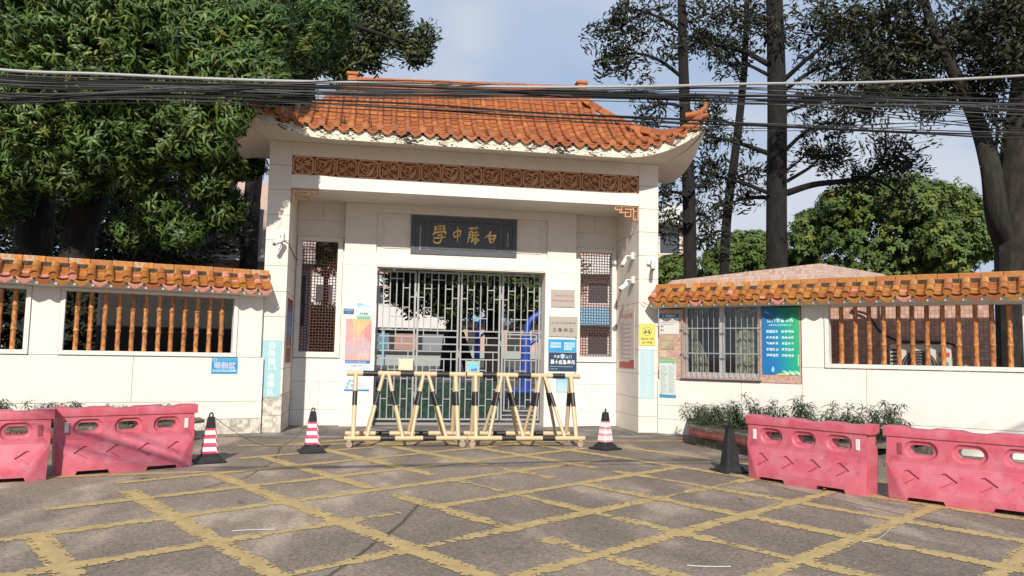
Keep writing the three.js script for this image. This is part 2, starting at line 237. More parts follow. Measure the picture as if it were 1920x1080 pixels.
// worn yellow box marking: one painted strip for each line of the grid, its ragged edge and bald spots cut by the paint's own mask
{
  const mask = (seed, wear) => dataTex(2048, 64, (x, y) => {
    const v = (y + 0.5) / 64, e = Math.min(v, 1 - v) * 2, u = x / 2048;
    const n = fbm(x / 24, y / 24, 4096, seed, 4), w = fbm(x / 170, 3.3, 4096, seed + 9, 2), chip = fbm(x / 9, y / 13, 4096, seed + 5, 3);
    const fine = fbm(x / 5, y / 4, 4096, seed + 15, 3), keep = e * 3 + (n - 0.5) * 1.2 + (fine - 0.5) * 0.6 - 0.2 - wear * sm(0.45, 0.66, w) * 2.4 * (0.35 + n) - sm(0.6, 0.66, chip) * (0.9 + wear * 1.6);
    return grey(keep > 0.12 ? 255 : keep < 0.04 ? 0 : 255 * (keep - 0.04) / 0.08 + u * 0);
  }, false);
  const paint = [[211, 0.28], [223, 0.6], [239, 1.0]].map(([s, w]) => mat(0.66, 0.47, 0.2, 0.85, { alphaMap: mask(s, w), alphaTest: 0.5, transparent: false, map: grain(clayMap, 5, 0.4), bumpMap: grain(asphaltBump, 6, 0.4), bumpScale: 0.003 }));
  const line = (a, b, kind, w = 0.225) => {              // a, b = [x, z]
    const d = [b[0] - a[0], b[1] - a[1]], L = Math.hypot(...d), n = [-d[1] / L * w / 2, d[0] / L * w / 2], off = (mod(a[0] * 13.7 + a[1] * 7.3, 7));
    const g = new THREE.BufferGeometry(), y = 0.004 + mod(a[0] * 3 + b[1], 1) * 0.002;
    g.setAttribute('position', new THREE.Float32BufferAttribute([a[0] + n[0], y, a[1] + n[1], b[0] + n[0], y, b[1] + n[1], b[0] - n[0], y, b[1] - n[1], a[0] - n[0], y, a[1] - n[1]], 3));
    g.setAttribute('uv', new THREE.Float32BufferAttribute([off, 0, off + L / 6, 0, off + L / 6, 1, off, 1], 2)); g.setIndex([0, 1, 2, 0, 2, 3]); g.computeVertexNormals();
    put(ground, 'painted_line', g, paint[kind]);
  };
  // the grid in its own axes: A lines run at 60.4 degrees, B lines at 145 degrees (x towards z)
  const ax = [Math.cos(60.4 * D2R), Math.sin(60.4 * D2R)], an = [ax[1], -ax[0]], bxv = [Math.cos(145 * D2R), Math.sin(145 * D2R)], bn = [bxv[1], -bxv[0]];
  const meet = (oa, ob) => { const det = an[0] * bn[1] - an[1] * bn[0]; return [(oa * bn[1] - an[1] * ob) / det, (an[0] * ob - oa * bn[0]) / det]; };
  const A = [-10.3, -9.18, -8.06, -6.95, -5.8, -4.69, -3.55, -2.42, -1.3, -0.2, 0.9], B = [-0.3, 0.85, 1.98, 3.1, 4.2, 5.38, 6.58, 7.68, 8.82, 9.98, 11.1, 12.2];
  // each run: line, from crossing i to crossing j, how worn
  const runA = { 2: [[4, 9, 0]], 3: [[2.5, 11, 0]], 4: [[2, 5.6, 0], [5.6, 11, 0]], 5: [[1, 3.9, 0], [4.3, 6.1, 1], [6.4, 11, 1]], 6: [[0, 3.6, 0], [3.9, 4.7, 2], [4.7, 6.3, 1], [6.3, 11, 1]], 7: [[0, 3.4, 0], [3.6, 4.6, 2], [5, 6.6, 1], [6.6, 11, 0]], 8: [[0, 4.4, 0], [4.7, 6, 1], [6, 7.4, 1], [7.4, 11, 0]], 9: [[0.6, 6, 0], [6, 7.6, 1], [7.6, 11, 0]], 10: [[3.3, 9, 0]] };
  for (const [i, list] of Object.entries(runA)) for (const [s, e, k] of list) { const q = (t) => { const j = Math.min(B.length - 2, Math.floor(t)); return B[j] + (B[j + 1] - B[j]) * (t - j); }; line(meet(A[i], q(s)), meet(A[i], q(e)), k); }
  const runB = { 0: [[6, 9, 1]], 1: [[4.7, 10, 0]], 2: [[3, 5.6, 0], [5.6, 9.2, 0]], 3: [[2.2, 4.6, 0], [4.6, 9.4, 0]], 4: [[1.6, 4, 0], [4, 6.8, 0], [6.8, 8.6, 1]], 5: [[1, 3.3, 0], [3.3, 4.6, 1], [5, 7.2, 0], [7.2, 9, 0]], 6: [[1, 5, 1], [5, 6.5, 1], [6.5, 9.2, 2]], 7: [[1, 5.8, 0], [5.8, 6.7, 1], [6.7, 9.6, 0]], 8: [[3, 9.8, 0]], 9: [[4, 10, 0]], 10: [[5, 10, 0]] };
  for (const [i, list] of Object.entries(runB)) for (const [s, e, k] of list) { const q = (t) => { const j = Math.min(A.length - 2, Math.floor(t)); return A[j] + (A[j + 1] - A[j]) * (t - j); }; line(meet(q(s), B[i]), meet(q(e), B[i]), k, 0.2); }
  line([-4.0, 2.1], [-1.2, 1.75], 1, 0.16); line([-1.2, 1.75], [4.1, 1.5], 1, 0.16); line([-6.5, 5.4], [-3.9, 4.9], 1, 0.16);
}
// ---------- tiles shared by the gate roof and the wall copings; local axes: z down the slope, y out of it, x across ----------
function rollGeo(len, r) {                               // a half-round cover tile, its lower end a touch wider
  const g = new THREE.CylinderGeometry(r * 0.93, r * 1.04, len, 10, 1, true, -Math.PI / 2, Math.PI); g.rotateX(-Math.PI / 2);
  const lip = new THREE.CylinderGeometry(r * 1.07, r * 1.06, 0.012, 10, 1, true, -Math.PI / 2, Math.PI); lip.rotateX(-Math.PI / 2); lip.translate(0, 0, len / 2 - 0.012);
  const rim = new THREE.RingGeometry(r * 0.86, r * 1.07, 10, 1, 0, Math.PI); rim.translate(0, 0, len / 2 - 0.003);
  return merge([g, lip, rim]);
}
function panGeo(w, l, sag, th) {                          // a dished tile
  const pts = []; for (let i = 0; i <= 6; i++) { const u = i / 6 * 2 - 1; pts.push([u * w / 2, sag * u * u]); }
  for (let i = 6; i >= 0; i--) { const u = i / 6 * 2 - 1; pts.push([u * w / 2, sag * u * u - th]); }
  const g = extrude(pts, l); g.translate(0, 0, -l / 2); g.rotateX(-0.1); return g;
}
function capGeo(r) {                                      // the round face that closes the lowest cover tile
  const d = new THREE.CylinderGeometry(r, r, 0.022, 18), ring = new THREE.TorusGeometry(r * 0.74, r * 0.05, 5, 18), boss = new THREE.SphereGeometry(r * 0.4, 10, 6);
  d.rotateX(Math.PI / 2); ring.translate(0, 0, 0.012); boss.scale(1, 1, 0.12); boss.translate(0, 0, 0.01); return merge([d, ring, boss]);
}
function dripGeo(w, h) {                                  // the scalloped, pointed lip of the lowest dished tile
  const pts = [[-w / 2, 0.02]]; for (let i = 0; i <= 8; i++) { const u = i / 8 * 2 - 1; pts.push([u * w / 2, -h * (1 - 0.66 * Math.pow(Math.abs(u), 1.35))]); }
  pts.push([w / 2, 0.02]); for (let i = 5; i > 0; i--) { const u = i / 6 * 2 - 1; pts.push([u * w / 2, -0.03 + 0.05 * u * u]); }
  return extrude(pts, 0.014, 0.003);
}
function lay(parent, name, geo, m, pos, x, down, extra) {  // put a tile with its own axes
  const z = down.clone().normalize(), X = x.clone().addScaledVector(z, -x.dot(z)).normalize(), y = z.clone().cross(X);
  const o = put(parent, name, geo, m); o.quaternion.setFromRotationMatrix(new THREE.Matrix4().makeBasis(X, y, z)); o.position.copy(pos).addScaledVector(y, extra ?? 0); return o;
}
const pick = (list, r) => list[Math.floor(r() * list.length)];

// ---------- the gatehouse ----------
const gatehouse = thing('gatehouse', 'cream gatehouse with orange tiled roof and upturned eaves around the steel gate', 'gatehouse');
{
  const G = gatehouse, TOP = 5.67;
  // side pillars: a dark core, with rendered blocks standing proud so that the joints are real gaps
  for (const s of [-1, 1]) {
    const P = put(G, 'pillar', bx(Math.min(s * 3.585, s * 3.985), Math.max(s * 3.585, s * 3.985), 0, TOP - 0.005, -1.68, -0.015), M.joint);
    let y = 0;
    for (const top of [0.33, 0.72, 1.22, 1.71, 2.21, 2.7, 3.2, 3.7, 4.2, 4.7, 5.19, TOP]) {
      const x0 = Math.min(s * 3.57, s * 4), x1 = Math.max(s * 3.57, s * 4);
      put(P, 'block', bx(x0, x1, y + 0.003, top - 0.004, -1.7, 0, 0.005), y < 0.5 && s < 0 ? M.grimy : M.plaster); y = top;
    }
  }
  // the beam across the front and the ceiling behind it
  put(G, 'beam', bx(-3.569, 3.569, 4.75, 5.02, -0.32, -0.003, 0.006), M.white);
  put(G, 'upper_beam', bx(-3.569, 3.569, 5.4, TOP, -0.32, -0.003, 0.006), M.plaster);
  put(G, 'frieze_back', bx(-3.569, 3.569, 5.021, 5.399, -0.32, -0.19), frieze[0]);
  put(G, 'ceiling', bx(-3.569, 3.569, 4.77, 4.9, -1.69, -0.321), M.plaster);
  put(G, 'roof_slab', bx(-3.99, 3.99, TOP + 0.001, TOP + 0.12, -1.69, -0.01), M.plaster);
  // seventeen pierced clay panels in the frieze, flower and bird by turns
  {
    const w = 0.42, tb = (pts, r) => tube(pts.map(([x, y, z = 0]) => V(x, y, z)), r, 6, pts.length * 4), c = 0.055;
    const oct = [[-.2, -.185 + c], [-.2 + c, -.185], [.2 - c, -.185], [.2, -.185 + c], [.2, .185 - c], [.2 - c, .185], [-.2 + c, .185], [-.2, .185 - c]], ins = oct.map(([x, y]) => [x * 0.87, y * 0.87]);
    const frame = extrude(oct, 0.05, 0.004, [ins]); frame.translate(0, 0, -0.055);
    const leaf = (x, y, a, l, b) => { const g = new THREE.SphereGeometry(1, 8, 5); g.scale(l, b, 0.014); g.rotateZ(a); g.translate(x, y, -0.02); return g; };
    const flower = [frame, tb([[-.16, -.14, -.03], [-.08, -.02, -.02], [.03, .03, -.015], [.15, .14, -.03]], .014), tb([[-.15, .1, -.03], [-.05, .05, -.02], [.06, -.07, -.02], [.16, -.1, -.03]], .013), tb([[0, -.16, -.03], [-.02, -.05, -.02], [-.03, .15, -.03]], .011)];
    for (let k = 0; k < 5; k++) { const a = k * 1.2566; flower.push(leaf(0.075 + 0.035 * Math.cos(a), 0.06 + 0.035 * Math.sin(a), a, 0.036, 0.021)); flower.push(leaf(-0.085 + 0.03 * Math.cos(a), -0.05 + 0.03 * Math.sin(a), a, 0.03, 0.018)); }
    for (const q of [[-.1, .12, .6, .05, .022], [.11, -.12, 2.4, .05, .02], [-.13, 0, 1.4, .04, .018], [.14, .03, 1.2, .04, .018], [-.02, -.13, .2, .04, .018], [.02, .14, 2.9, .04, .018]]) flower.push(leaf(...q));
    const bird = [frame, leaf(.05, -.07, .9, .1, .05), leaf(.1, .02, 1.3, .05, .026), leaf(-.03, .09, -.35, .11, .026), leaf(.07, .12, .2, .09, .022), tb([[.06, -.1, -.02], [-.04, -.08, -.015], [-.12, -.02, -.02], [-.16, .08, -.03]], .015), tb([[.04, -.12, -.02], [-.06, -.13, -.02], [-.15, -.09, -.03]], .014), tb([[.02, -.14, -.02], [-.02, -.04, -.02], [-.08, .04, -.02], [-.15, .14, -.03]], .012), tb([[.1, .05, -.02], [.13, .1, -.02], [.16, .05, -.03]], .012), tb([[.1, -.15, -.03], [.14, -.06, -.03], [.16, .01, -.03]], .011), leaf(-.1, .01, .8, .045, .02), leaf(-.12, -.12, .1, .04, .018), leaf(0, .02, 1.9, .05, .02)];
    const geo = [merge(flower), merge(bird)];
    for (let i = 0; i < 17; i++) put(G, 'frieze_panel', geo[i % 2], frieze[(i * 7 >> 1) % 2], [-3.36 + i * w, 5.21, -0.02]);
  }
  // fretwork brackets under the beam
  for (const s of [-1, 1]) {
    const list = [], b = (x0, x1, y0, y1) => list.push(bx(x0, x1, y0, y1, -0.07, -0.012));
    b(0, .52, .195, .215); b(0, .02, -.06, .2); b(.1, .12, -.06, .2); b(0, .12, -.08, -.06); b(.04, .1, .1, .12); b(.12, .3, .14, .16); b(.16, .18, .0, .14); b(.16, .3, -.02, 0); b(.28, .3, 0, .1); b(.21, .28, .07, .09); b(.3, .4, .06, .08); b(.36, .38, .08, .2); b(.4, .42, .06, .15); b(.42, .52, .12, .14); b(.5, .52, .14, .2);
    put(G, 'bracket', merge(list), frieze[0], [s * 3.568, 4.53, -0.02], [0, s > 0 ? Math.PI : 0, 0], [1, 1, 1]).position.z = s > 0 ? -0.1 : -0.02;
  }
  // recessed side walls, each with a lattice window
  for (const s of [-1, 1]) {
    const X = (a, b) => [Math.min(s * a, s * b), Math.max(s * a, s * b)], W = part(G, 'recess_wall');
    put(W, 'core', bx(...X(2.552, 2.69), 0, 4.769, -1.68, -1.515), M.joint); put(W, 'core', bx(...X(3.46, 3.568), 0, 4.769, -1.68, -1.515), M.joint);
    put(W, 'core', bx(...X(2.69, 3.46), 0, 1.53, -1.68, -1.515), M.joint); put(W, 'core', bx(...X(2.69, 3.46), 3.93, 4.769, -1.68, -1.515), M.joint);
    for (const [y0, y1] of [[0, 0.33], [0.33, 0.93], [0.93, 1.42]]) { const cut = y0 === 0.33 ? 3.0 : 0; for (const [a, b] of cut ? [[2.552, cut], [cut, 3.568]] : [[2.552, 3.568]]) put(W, 'block', bx(...X(a + 0.002, b - 0.002), y0 + 0.003, y1 - 0.003, -1.66, -1.5, 0.004), M.white); }
    put(W, 'block', bx(...X(2.553, 2.588), 1.421, 4.02, -1.66, -1.5), M.plaster); put(W, 'block', bx(...X(3.552, 3.567), 1.421, 4.02, -1.66, -1.5), M.plaster);
    for (const [a, b] of [[2.553, 3.04], [3.046, 3.567]]) put(W, 'block', bx(...X(a, b), 4.38, 4.768, -1.66, -1.5, 0.004), M.plaster);
    put(W, 'block', bx(...X(2.553, 3.567), 4.024, 4.375, -1.66, -1.5, 0.004), M.plaster);
    const F = part(G, 'lattice_window');
    for (const [a, b, y0, y1] of [[2.59, 2.7, 1.43, 4.018], [3.45, 3.55, 1.43, 4.018], [2.7, 3.45, 1.43, 1.55], [2.7, 3.45, 3.92, 4.018]]) put(F, 'frame', bx(...X(a, b), y0, y1, -1.66, -1.46, 0.008), M.trim);
    const bars = [], p = 0.125;                            // staggered rings, tied by short diagonal bars
    for (let j = 0; j < 38; j++) for (let i = 0; i < (j % 2 ? 5 : 6); i++) {
      const x = s * (2.7 + (i + (j % 2 ? 1 : 0.5)) * p), y = 1.55 + 0.03 + j * p / 2; if (y > 3.9) continue;
      const t = new THREE.TorusGeometry(0.036, 0.0085, 4, 12); t.translate(x, y, -1.56); bars.push(t);
      for (const [dx, dy] of [[1, 1], [1, -1], [-1, 1], [-1, -1]]) { const q = V(Math.max(Math.min(s * 2.7, s * 3.45), Math.min(Math.max(s * 2.7, s * 3.45), x + dx * p / 4)), Math.max(1.55, Math.min(3.92, y + dy * p / 4)), -1.56); bars.push(bar(V(x + dx * 0.024, y + dy * 0.024, -1.56), q.add(V(dx * 0.003, dy * 0.003, 0)), 0.0085, 4)); }
    }
    for (let j = 0; j < 19; j++) for (const e of [2.7, 3.45]) { const y = 1.55 + 0.03 + (j * 2 + 1) * p / 2; if (y < 3.88) { const t = new THREE.TorusGeometry(0.036, 0.0085, 4, 8, Math.PI); t.rotateZ((e > 3 ? 1 : -1) * s * Math.PI / 2); t.translate(s * e, y, -1.56); bars.push(t); } }
    put(F, 'lattice', merge(bars), M.brown);
  }
  // the thick surround of the gate opening with its sunk panel
  const S = part(G, 'gate_surround');
  put(S, 'jamb', bx(-2.55, -1.85, 0, 3.42, -1.72, -1.3, 0.006), M.white); put(S, 'jamb', bx(1.85, 2.55, 0, 3.42, -1.72, -1.3, 0.006), M.white);
  put(S, 'lintel', bx(-2.55, 2.55, 3.422, 3.69, -1.72, -1.3, 0.006), M.white);
  put(S, 'lintel', bx(-2.55, -1.89, 3.69, 4.58, -1.72, -1.3), M.plaster); put(S, 'lintel', bx(1.89, 2.55, 3.69, 4.58, -1.72, -1.3), M.plaster); put(S, 'lintel', bx(-2.55, 2.55, 4.58, 4.768, -1.72, -1.3), M.plaster);
  put(S, 'panel', bx(-1.889, 1.889, 3.691, 4.579, -1.7, -1.36), M.plaster);
  for (const s of [-1, 1]) { const X = (a, b) => [Math.min(s * a, s * b), Math.max(s * a, s * b)]; for (const q of [[1.18, 1.75, 4.44, 4.455], [1.18, 1.75, 3.82, 3.835], [1.735, 1.75, 3.835, 4.44]]) put(S, 'moulding', bx(...X(q[0], q[1]), q[2], q[3], -1.361, -1.338), M.trim); }
  put(S, 'soffit', bx(-1.849, 1.849, 3.4, 3.421, -1.72, -1.31), M.plaster); put(S, 'sill', bx(-1.85, 1.85, 0.005, 0.045, -1.95, -1.62, 0.005), mat(0.3, 0.28, 0.26, 0.9));
}

// ---------- the gate roof ----------
{
  const roof = part(gatehouse, 'roof'), ZE = 0.85, ZR = -0.85, XC = 4.72, XR = 2.45, YE = 5.8, YR = 7.24;
  const lift = (a, t) => 0.72 * Math.pow(Math.max(0, (a - 2.7) / (XC - 2.7)), 2.3) * Math.pow(t, 1.6);
  const Y = (a, t) => YE + (YR - YE) * Math.pow(1 - t, 1.55) + lift(a, t);
  const S = (x, t) => V(x, Y(Math.abs(x), t), ZR + (ZE - ZR) * t);                                    // front slope
  const side = (s, z, t) => { const w = (Math.abs(z - ZR)) / (ZE - ZR); return V(s * (XR + (XC - XR) * t), Y(2.7 + (XC - 2.7) * w, t) , z); };
  const tmin = (x) => Math.max(0, (Math.abs(x) - XR) / (XC - XR));
  const bed = mat(0.2, 0.1, 0.06, 0.95, { map: grain(mottle2, 2) });
  const sink = (p) => { p.y -= 0.045; return p; };
  put(roof, 'roof_bed', merge([surface(40, 16, (u, v) => { const t = v, h = XR + (XC - XR) * t; return sink(S((u * 2 - 1) * h, t)); }), surface(40, 16, (u, v) => { const h = XR + (XC - XR) * v, p = sink(S((1 - u * 2) * h, v)); p.z = 2 * ZR - p.z; return p; }), ...[-1, 1].map((s) => surface(16, 16, (u, v) => { const half = (ZE - ZR) * v, z = ZR + (u * 2 - 1) * half; return sink(side(s, z, v)); }))]), bed);
  const r = rng(77), sp = 0.27, N = 17, seg = 0.27, course = 0.185, rg = rollGeo(0.285, 0.06), pg = panGeo(0.2, 0.235, 0.028, 0.016), cg = capGeo(0.068), dg = dripGeo(0.2, 0.095);
  const down = (x, t) => S(x, Math.min(1, t + 0.01)).sub(S(x, t - 0.01)), across = (x, t) => S(x + 0.02, t).sub(S(x - 0.02, t));
  const walk = (x, t0, step, f) => {                       // from the eave upwards in steps of arc length
    let t = 1, acc = step / 2, p = S(x, 1);
    while (t > t0) { const nt = t - 0.004, q = S(x, nt); acc += q.distanceTo(p); if (acc >= step) { f(nt, t); acc -= step; } t = nt; p = q; }
  };
  const far = [];
  for (let i = -N; i <= N; i++) {
    const x = i * sp, t0 = tmin(x) + 0.03; if (t0 > 0.97) continue;
    walk(x, t0, seg, (t) => lay(roof, 'cover_tile', rg, pick(clay, r), S(x, t), across(x, t), down(x, t), 0.026 + r() * 0.005));
    lay(roof, 'tile_cap', cg, pick(clay, r), S(x, 1), across(x, 1), V(0, -0.05, 1), 0.035).position.z += 0.02;
  }
  for (let i = -N; i < N; i++) {
    const x = (i + 0.5) * sp, t0 = tmin(x) + 0.03; if (t0 > 0.97) continue; let k = 0;
    walk(x, t0, course, (t) => { k++; if (k > 9) { const m = lay(roof, 'x', pg, clay[0], S(x, t), across(x, t), down(x, t), -0.02); roof.remove(m); m.updateMatrix(); far.push(pg.clone().applyMatrix4(m.matrix)); return; } lay(roof, 'dished_tile', pg, pick(clay, r), S(x, t), across(x, t), down(x, t), -0.02 + r() * 0.004); });
    lay(roof, 'drip_tile', dg, pick(clay, r), S(x, 1), across(x, 1), V(0, -0.12, 1), -0.02).position.z += 0.01;
  }
  // the highest courses of the front, and the back and end slopes, which the street hardly sees
  for (let i = -N; i <= N; i++) { const x = i * sp, t0 = tmin(x) + 0.03; if (t0 > 0.97) continue; far.push(limb([t0, (t0 + 1) / 2, 1].map((t) => { const p = S(x, t); p.z = 2 * ZR - p.z; return p; }), [0.07, 0.07], 6, 4)); }
  for (const s of [-1, 1]) for (let i = -6; i <= 6; i++) { const z = ZR + i * sp, t0 = Math.abs(i * sp) / (ZE - ZR) + 0.03; if (t0 > 0.97) continue; far.push(limb([t0, (t0 + 1) / 2, 1].map((t) => side(s, z, t)), [0.07, 0.07], 6, 4)); }
  put(roof, 'far_tiles', merge(far), clay[1]).userData.kind = 'stuff';
  // main ridge with its end blocks, and the four hips ending in a curled horn
  const tilt = (x) => 0.042 * x, level = (o, x) => { o.position.y += tilt(x); o.rotation.z = 0.042; return o; };
  put(roof, 'ridge', bx(-2.42, 2.42, -0.26, 0.06, -0.09, 0.09, 0.01), clay[3], [0, 7.3, ZR], [0, 0, 0.042]);
  const ridgeT = bx(-0.201, 0.201, 0, 0.09, -0.12, 0.12, 0.025); for (let i = 0; i < 12; i++) { const x = -2.45 + (i + 0.5) * 0.408; level(put(roof, 'ridge_tile', ridgeT, pick(clay, r), [x, 7.361, ZR]), x); }
  for (const s of [-1, 1]) put(roof, 'ridge_end', merge([bx(s * 2.5 - 0.1, s * 2.5 + 0.1, 7.1, 7.48, ZR - 0.13, ZR + 0.13, 0.02), bx(s * 2.5 - 0.13, s * 2.5 + 0.13, 7.48, 7.56, ZR - 0.15, ZR + 0.15, 0.03)]), clay[0]).position.y = tilt(s * 2.5);
  for (const sx of [-1, 1]) for (const sz of [-1, 1]) {
    const hip = (t) => { const p = S(sx * (XR + (XC - XR) * t), t); if (sz < 0) p.z = 2 * ZR - p.z; return p; }, n = 12, hipG = bx(-0.075, 0.075, -0.04, 0.11, -0.13, 0.13, 0.025);
    for (let i = 0; i < n; i++) { const t = (i + 0.5) / n, a = hip(t), d = hip(Math.min(1, t + 0.03)).sub(hip(t - 0.03)), L = hip((i + 1) / n).distanceTo(hip(i / n)); const m = lay(roof, 'hip_tile', hipG, pick(clay, r), a, V(d.z, 0, -d.x).multiplyScalar(sx * sz), d, 0.05); m.scale.z = L / 0.262; }
    const c = hip(1), o = V(sx * 0.72, 0, sz * 0.5).normalize(), q = (u, v) => c.clone().addScaledVector(o, u).add(V(0, v, 0));
    put(roof, 'horn', limb([q(-0.42, 0.06), q(-0.18, 0.08), q(-0.04, 0.17), q(-0.02, 0.29), q(-0.1, 0.4), q(-0.2, 0.42)], [0.07, 0.07, 0.06, 0.048, 0.036, 0.018], 10, 5), clay[0]);
    put(roof, 'hip_end', bar(q(-0.08, 0.0), q(0.03, 0.03), 0.06, 12), clay[1]);
  }
  // rendered cove between the wall head and the eave, and the mossy mortar edge that carries the tiles
  const cover = (a, f) => surface(48, 8, (u, v) => f(u * 2 - 1, v));
  const cove = (inn, out, v) => { const mid = inn.clone().lerp(out, 0.62); mid.y = inn.y + (out.y - inn.y) * 0.16; return inn.clone().multiplyScalar((1 - v) * (1 - v)).addScaledVector(mid, 2 * v * (1 - v)).addScaledVector(out, v * v); };
  const edge = (x, dy) => { const p = S(x, 1); p.y += dy; p.z -= 0.05; return p; }, back = (p) => V(p.x, p.y, 2 * ZR - p.z);
  const fr = cover(0, (u, v) => cove(V(4 * u, 5.672, 0.0), edge((XC - 0.02) * u, -0.25), v)), bk = cover(0, (u, v) => back(cove(V(4 * u, 5.672, 0.0), edge((XC - 0.02) * u, -0.25), v)));
  const en = [-1, 1].map((s) => cover(0, (u, v) => { const z = ZR + (ZE - ZR - 0.05) * u, o = side(s, z, 1); o.y -= 0.25; o.x -= s * 0.02; return cove(V(s * 4, 5.672, ZR + 0.85 * u), o, v); }));
  put(roof, 'cove', merge([fr, bk, ...en]), M.plaster);
  const mossy = mat(0.8, 0.76, 0.69, 0.9, { map: dataTex(512, 128, (x, y) => { const n = fbm(x / 8, y / 9, 4096, 301, 5), m = fbm(x / 70, 1.5, 4096, 311, 3), k = sm(0.56, 0.63, n * 0.62 + m * 0.42 + 0.06 * (y / 128 - 0.3)) * 0.9; return [240 - 215 * k, 236 - 214 * k, 226 - 210 * k]; }) });
  const face = (dy, dz) => surface(60, 1, (u, v) => { const p = edge((XC - 0.02) * (u * 2 - 1), -0.25 + 0.21 * v); p.z += 0.005; return p; });
  const fg = face(); const uvA = fg.attributes.uv; for (let i = 0; i < uvA.count; i++) uvA.setXY(i, fg.attributes.position.getX(i) / 3, i < 61 ? 0 : 1);
  put(roof, 'mortar_edge', fg, mossy);
  put(roof, 'mortar_edge', (() => { const g = fg.clone(); g.applyMatrix4(new THREE.Matrix4().makeScale(1, 1, -1)); g.translate(0, 0, 2 * ZR); return g; })(), mossy);
  for (const s of [-1, 1]) put(roof, 'mortar_edge', surface(30, 1, (u, v) => { const z = ZR + (ZE - ZR - 0.05) * (u * 2 - 1), o = side(s, z, 1); o.y += -0.25 + 0.21 * v; o.x -= s * 0.015; return o; }), mossy);
  // weeds rooted between the tiles along the eave
  const blades = [], wr = rng(9);
  for (const [x, t, n] of [[-2.95, 0.85, 14], [-2.6, 0.72, 12], [-2.1, 0.78, 9], [-1.6, 0.97, 8], [1.05, 0.97, 16], [0.2, 0.99, 8], [-3.3, 0.7, 14], [-3.6, 0.85, 16], [2.9, 0.7, 6], [3.2, 0.97, 6], [-3.9, 0.9, 16], [-0.6, 0.98, 7]]) for (let i = 0; i < n; i++) { const p = S(x + (wr() - 0.5) * 0.12, t), q = p.clone().add(V((wr() - 0.5) * 0.22, 0.08 + wr() * 0.14, (wr() - 0.2) * 0.14)); blades.push(bar(p, q, 0.006, 3, 0.002)); }
  put(roof, 'weeds', merge(blades), mat(0.1, 0.085, 0.045, 0.95)).userData.kind = 'stuff';
}
